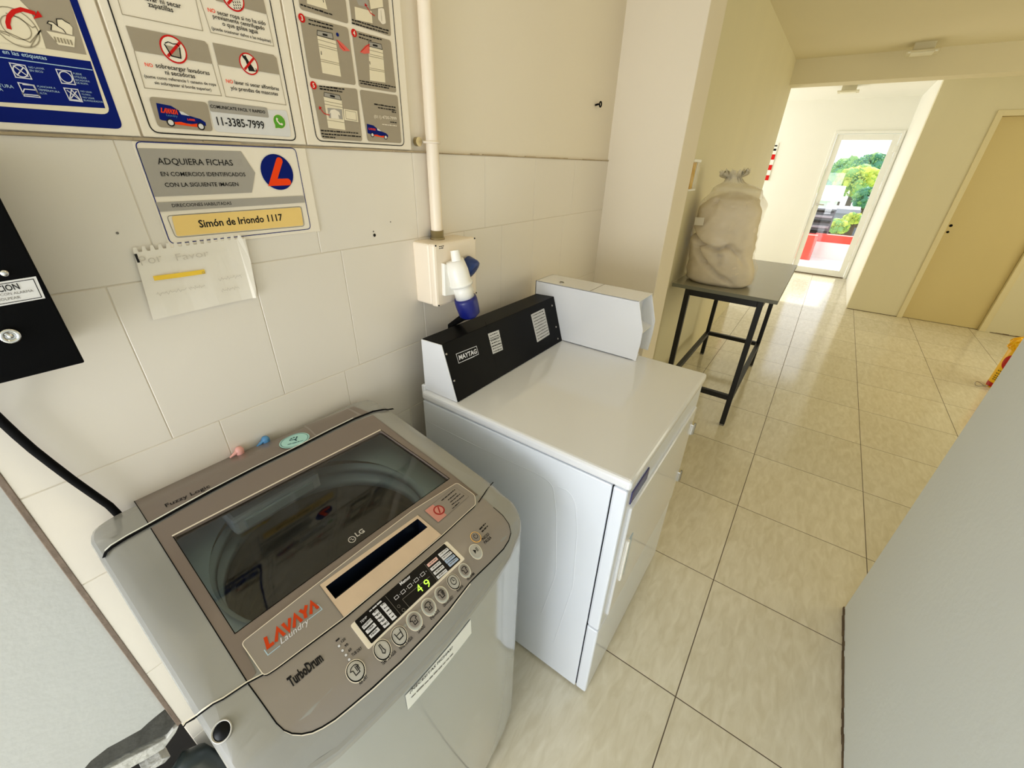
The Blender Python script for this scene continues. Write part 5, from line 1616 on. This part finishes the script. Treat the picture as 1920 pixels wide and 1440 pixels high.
zp2 = [(TZ + 0.001, -0.462, 0.175, 0.140), (TZ + 0.02, -0.460, 0.200, 0.160), (TZ + 0.10, -0.455, 0.203, 0.176), (TZ + 0.20, -0.432, 0.190, 0.176), (TZ + 0.36, -0.425, 0.184, 0.172), (TZ + 0.46, -0.432, 0.185, 0.150), (TZ + 0.54, -0.435, 0.135, 0.09), (TZ + 0.590, -0.405, 0.050, 0.035), (TZ + 0.607, -0.400, 0.032, 0.020), (TZ + 0.637, -0.395, 0.075, 0.045)]
v_, f_ = blob(zp2, 8.7, 0.012, 9.0, (), 80, 70, ragged=0.022)
b = MB(); b.add(v_, f_, 'film', True); b.build('plastic_bag', BG)
b = MB()
p0 = cross_plane(2.872).hit(1311, 415)
b.box(2.872, 2.876, p0.y - 0.03, p0.y + 0.03, p0.z - 0.022, p0.z + 0.022, 'tag_white', 0.001, 2, Matrix.Translation((2.874, p0.y, p0.z)) @ Matrix.Rotation(-0.35, 4, 'Z') @ Matrix.Rotation(-0.08, 4, 'X') @ Matrix.Translation((-2.874, -p0.y, -p0.z)))
tg = b.build('care_tag', BG); tag(tg, 'white care tag')

# ================================================================== fittings further along
h0, h1 = wall_plane(WC).hit(1299, 300), wall_plane(WC).hit(1290, 356)
hx = (h0.x + h1.x) / 2
H = thing('wall_holder', (hx, WC, h1.z), 'small clear wall holder with orange strips above the bagged duvet', 'holder')
b = MB(); b.box(hx - 0.075, hx + 0.075, WC - 0.026, WC, h0.z - 0.010, h0.z + 0.004, 'alu_white', 0.003); b.build('end_plate', H)
b = MB(); b.box(hx - 0.075, hx + 0.075, WC - 0.026, WC, h1.z - 0.004, h1.z + 0.006, 'alu_white', 0.003); b.build('end_plate', H)
b = MB(); b.box(hx - 0.07, hx + 0.07, WC - 0.0245, WC - 0.0235, h1.z + 0.006, h0.z - 0.010, 'clear_plastic'); b.build('clear_cover', H)
b = MB()
for k, m_ in ((-0.045, 'orange_logo'), (-0.012, 'yellow_marker'), (0.020, 'yellow_marker'), (0.05, 'alu_white')):
    b.tube([(hx + k, WC - 0.010, h1.z + 0.006), (hx + k * 1.15, WC - 0.010, h0.z - 0.011)], 0.006, m_, 8)
b.build('strip', H)

def ceiling_lamp(x0, x1, y0, y1, drop, label, px):
    t = thing('ceiling_light', ((x0 + x1) / 2, (y0 + y1) / 2, CZ - drop), label, 'ceiling light', 'square ceiling light fittings')
    b = MB(); b.box(x0 + 0.05, x1 - 0.05, y0 + 0.035, y1 - 0.035, CZ - drop + 0.008, CZ + 0.002, 'lamp_cream', 0.002); b.build('base', t)
    b = MB(); b.box(x0, x1, y0, y1, CZ - drop, CZ - drop + 0.010, 'lamp_cream', 0.003)
    b.build('plate', t)
    b = MB(); b.box(x0 + 0.03, x1 - 0.03, y0 + 0.03, y1 - 0.03, CZ - drop - 0.008, CZ - drop + 0.002, 'lamp_diffuser', 0.003); b.build('diffuser', t)
    for yy in (y0 + 0.02, y1 - 0.02):
        b = MB(); b.box(x0 + 0.005, x0 + 0.02, yy - 0.008, yy + 0.008, CZ - drop - 0.006, CZ - drop + 0.004, 'alu_white', 0.002)
        b.build('clip', t)
ceiling_lamp(5.30, 5.50, -1.235, -1.030, 0.066, 'square cream ceiling light fitting just before the beam', None)
ceiling_lamp(7.36, 7.56, -0.76, -0.54, 0.066, 'square cream ceiling light fitting beyond the beam in the far room', None)

sg = MB()
yq = [cross_plane(8.72).hit(*t) for t in ((1456, 268), (1437, 338))]
ys0, zt_, zb_ = yq[0].y - 0.035, yq[0].z, yq[1].z
X_ = 8.715
sg.box(X_, X_ + 0.013, ys0, ys0 + 0.42, zb_, zt_, 'alu_white', 0.002)
d = Draw(cross_plane(X_), sg, 0.001)
nb = 5
for k in range(nb):
    z0_ = zb_ + (zt_ - 0.16 - zb_) * k / nb; z1_ = zb_ + (zt_ - 0.16 - zb_) * (k + 1) / nb
    if k % 2 == 0: d.upoly([(-ys0 - 0.42, z0_), (-ys0, z0_), (-ys0, z1_), (-ys0 - 0.42, z1_)], 'red_print', 0)
d.upoly([(-ys0 - 0.3, zt_ - 0.11), (-ys0 - 0.01, zt_ - 0.11), (-ys0 - 0.01, zt_ - 0.08), (-ys0 - 0.3, zt_ - 0.08)], 'black_ink', 0)
d.upoly([(-ys0 - 0.3, zt_ - 0.05), (-ys0 - 0.01, zt_ - 0.05), (-ys0 - 0.01, zt_ - 0.03), (-ys0 - 0.3, zt_ - 0.03)], 'black_ink', 0)
tag(sg.build('wall_placard'), 'red and white striped placard on the far wall, half hidden by the corridor wall', 'sign')

# yellow canister
Yc = Vector((4.86, -2.475, 0))
Y = thing('yellow_canister', tuple(Yc), 'yellow cylindrical canister with red oval standing behind the near wall', 'canister')
R_ = 0.072
b = MB(); b.lathe(tuple(Yc), (0, 0, 1), [(0.0, 0.0), (0.0, R_), (0.004, R_ + 0.002), (0.33, R_ + 0.002), (0.335, R_ - 0.002)], 'yellow_can', 40)
b.lathe(tuple(Yc), (0, 0, 1), [(0.010, R_ + 0.003), (0.045, R_ + 0.003)], 'red_can', 40)
def on_can(fn, m):
    pass
cvw = (CAM - Yc); base_a = math.atan2(cvw.y, cvw.x) + 0.1
def canpt(a, z, off=0.004): return (Yc.x + (R_ + off) * cos(base_a + a), Yc.y + (R_ + off) * sin(base_a + a), z)
ovs = [canpt(-0.30 + 0.75 * f_ * cos(t * pi / 16), 0.235 + 0.065 * f_ * sin(t * pi / 16)) for f_ in (1.0, 0.8, 0.6, 0.4, 0.2) for t in range(32)]
b.add(ovs + [canpt(-0.30, 0.235)], [[j * 32 + k, j * 32 + (k + 1) % 32, (j + 1) * 32 + (k + 1) % 32, (j + 1) * 32 + k] for j in range(4) for k in range(32)] + [[128 + k, 128 + (k + 1) % 32, 160] for k in range(32)], 'red_can')
for i, z in enumerate((0.150, 0.125, 0.105, 0.088, 0.072)):
    for k in range(5 - (i % 2)):
        a0 = -0.95 + k * 0.24; w_ = 0.16
        b.add([canpt(a0, z), canpt(a0 + w_, z), canpt(a0 + w_, z + 0.006), canpt(a0, z + 0.006)], [[0, 1, 2, 3]], 'black_ink')
b.build('body', Y)
b = MB()
vs_ = []; n_k = 48
for j, (z, r_) in enumerate(((0.325, R_ - 0.002), (0.345, R_ + 0.016), (0.365, R_ + 0.010), (0.385, R_ + 0.018), (0.41, R_ + 0.004), (0.425, R_ - 0.02), (0.42, 0.0))):
    for k in range(n_k):
        a = 2 * pi * k / n_k
        rr_ = r_ + (0.008 * sin(k * 1.9 + j * 2.3) + 0.004 * sin(k * 4.1 + j)) * (0 if j in (0, 6) else 1)
        vs_.append((Yc.x + rr_ * cos(a), Yc.y + rr_ * sin(a), z + (0.006 * sin(k * 2.3 + j) if 0 < j < 6 else 0)))
b.add(vs_, [[j * n_k + k, j * n_k + (k + 1) % n_k, (j + 1) * n_k + (k + 1) % n_k, (j + 1) * n_k + k] for j in range(6) for k in range(n_k)], 'yellow_can')
b.build('crumpled_top', Y)
b = MB()
b.tube([(4.80 + 0.03 * cos(t * pi / 6), -2.36 + 0.04 * sin(t * pi / 6), 0.004 + 0.012 * (1 + sin(t * pi / 3))) for t in range(20)], 0.0025, 'steel', 6)
tag(b.build('wire_loop'), 'thin wire loop lying on the floor beside the yellow canister', 'wire')

# ================================================================== outside the glazed door
b = MB(); b.box(8.862, 10.9, -3.2, 1.6, -0.14, -0.012, 'outdoor_white'); structure(b.build('balcony_floor'))
PX_ = 10.62
def rect_at(X, pxs):
    q = [cross_plane(X).hit(*t) for t in pxs]
    return min(p.y for p in q), max(p.y for p in q), min(p.z for p in q), max(p.z for p in q)
pr = thing('parapet', (PX_ + 0.06, -1.0, -0.012), 'low white balcony parapet with a red coping outside the glazed door', 'parapet')
zt2 = cross_plane(PX_).hit(1565, 441).z; zb2 = cross_plane(PX_).hit(1565, 456).z
b = MB(); b.box(PX_ + 0.01, PX_ + 0.14, -3.2, -0.80, -0.012, zb2, 'outdoor_white'); b.build('wall_panel', pr)
b = MB(); b.box(PX_, PX_ + 0.15, -3.2, -0.80, zb2, zt2, 'red_coping', 0.01); b.build('coping', pr)
y0_, y1_, z0_, z1_ = rect_at(10.2, [(1512, 440), (1537, 444), (1506, 466), (1530, 470)])
b = MB(); b.box(10.2, 10.55, y0_ + 0.05, y1_ + 0.5, -0.012, z1_, 'red_coping', 0.012)
tag(b.build('red_block'), 'red painted block at the left end of the balcony', 'planter')
st = thing('louvred_unit', (10.95, -0.45, -0.012), 'dark grey slatted unit standing behind the red block outside', 'air conditioner')
y0_, y1_, z0_, z1_ = rect_at(10.7, [(1543, 392), (1562, 396), (1525, 440), (1552, 440)])
b = MB(); b.box(10.86, 11.2, y0_, y1_ + 0.5, -0.4, z1_, 'outdoor_grey', 0.01); b.build('housing', st)
for k in range(5):
    z_ = z0_ + (z1_ - z0_) * (k + 0.3) / 5
    b = MB(); b.box(10.82, 10.87, y0_ + 0.03, y1_ + 0.45, z_, z_ + 0.045, 'roof_grey' if k % 2 else 'black_tube', 0.004); b.build('slat', st)
GND = -6.0
gr = MB(); gr.box(11.2, 60, -25, 20, GND - 0.2, GND, 'leaf_green'); structure(gr.build('ground'))
def house(X, pxs, depth, wall, roof, label, name='house'):
    y0_, y1_, z0_, z1_ = rect_at(X, pxs)
    t = thing(name, (X + depth / 2, (y0_ + y1_) / 2, GND), label, 'house', 'houses seen through the glazed door')
    zr = z0_ + (z1_ - z0_) * 0.35
    b = MB(); b.box(X + 0.3, X + depth, y0_ + 0.1, y1_ - 0.1, GND, zr + 0.05, wall); b.build('wall', t)
    b = MB(); b.prism([(X, y0_, zr), (X, y1_, zr), (X, y1_, zr + 0.12), (X, y0_, zr + 0.12)], (0.02, 0, 0), roof)
    b.prism([(X, y0_, zr), (X + depth / 2, y0_, z1_), (X + depth, y0_, zr)], (0, y1_ - y0_, 0), roof)
    b.build('roof', t)
    b = MB()
    for k in range(3):
        yy = y0_ + (y1_ - y0_) * (k + 0.5) / 3
        b.box(X + 0.28, X + 0.31, yy - 0.25, yy + 0.25, zr - 1.2, zr - 0.4, 'outdoor_grey')
    b.build('window', t)
house(22, [(1535, 350), (1583, 352), (1530, 378), (1572, 392)], 5, 'outdoor_white', 'outdoor_white', 'white roofed low house among the trees outside')
house(17, [(1560, 388), (1615, 394), (1560, 400), (1610, 408)], 2, 'roof_grey', 'roof_grey', 'small grey roofed shed below the dark tree outside', 'shed')
def tree(X, c_px, r_px, mats, seed, label, squash=0.9):
    c_ = cross_plane(X).hit(*c_px); e_ = cross_plane(X).hit(c_px[0] + r_px, c_px[1])
    R__ = abs(e_.y - c_.y)
    t = thing('tree', (c_.x, c_.y, GND), label, 'tree', 'trees seen through the glazed door')
    rr = random.Random(seed)
    b = MB()
    for k in range(60):
        a, h_ = rr.uniform(0, 2 * pi), rr.uniform(-0.8, 0.95)
        q = sqrt(max(0.05, 1 - h_ * h_)) * rr.uniform(0.55, 0.9)
        p = c_ + Vector((q * cos(a), q * sin(a), h_ * squash * 0.85)) * R__
        bm = bmesh.new()
        bmesh.ops.create_icosphere(bm, subdivisions=2, radius=R__ * rr.uniform(0.16, 0.30))
        for v in bm.verts:
            v.co *= 1 + 0.45 * mnoise.noise(v.co * (3.5 / R__) + Vector((k, seed, 0)))
            v.co += p
        b.bm_add(bm, mats[k % len(mats)])
    for k in range(2200):
        a, h_ = rr.uniform(0, 2 * pi), rr.uniform(-0.9, 1.0)
        q = sqrt(max(0.02, 1 - h_ * h_)) * rr.uniform(0.85, 1.12)
        p = c_ + Vector((q * cos(a), q * sin(a), h_ * squash)) * R__
        s_ = R__ * rr.uniform(0.03, 0.08)
        u_ = Vector((rr.uniform(-1, 1), rr.uniform(-1, 1), rr.uniform(-1, 1))).normalized(); w_ = u_.orthogonal().normalized()
        b.add([p - u_ * s_, p + w_ * s_ * 0.5, p + u_ * s_, p - w_ * s_ * 0.5], [[0, 1, 2, 3]], mats[k % len(mats)])
    b.build('foliage', t)
    b = MB(); b.tube([(c_.x, c_.y, GND), (c_.x + 0.1, c_.y, c_.z)], [0.25, 0.1], 'trunk', 8); b.build('trunk', t)
tree(36, (1634, 318), 42, ['leaf_green', 'leaf_dark'], 1, 'tall green tree at the back of the outside view', 0.8)
tree(40, (1592, 322), 40, ['leaf_green', 'leaf_green', 'leaf_dark'], 2, 'green tree at the back left of the outside view', 0.7)
tree(29, (1606, 342), 42, ['leaf_yellow', 'leaf_yellow', 'leaf_green'], 3, 'yellow green tree in the middle of the outside view', 0.8)
tree(25, (1624, 372), 26, ['leaf_dark', 'leaf_dark', 'leaf_green'], 4, 'dark green round tree right of the white roofed house', 0.95)
tree(14, (1572, 425), 21, ['leaf_yellow', 'leaf_green'], 5, 'low yellow green shrub just beyond the parapet', 0.8)
tree(15, (1600, 410), 20, ['leaf_yellow', 'leaf_green', 'leaf_yellow'], 6, 'pale shrub beside the low shrub beyond the parapet', 0.6)
tree(46, (1566, 338), 40, ['leaf_green', 'leaf_dark', 'leaf_yellow'], 7, 'hazy green tree behind the white roofed house', 0.8)
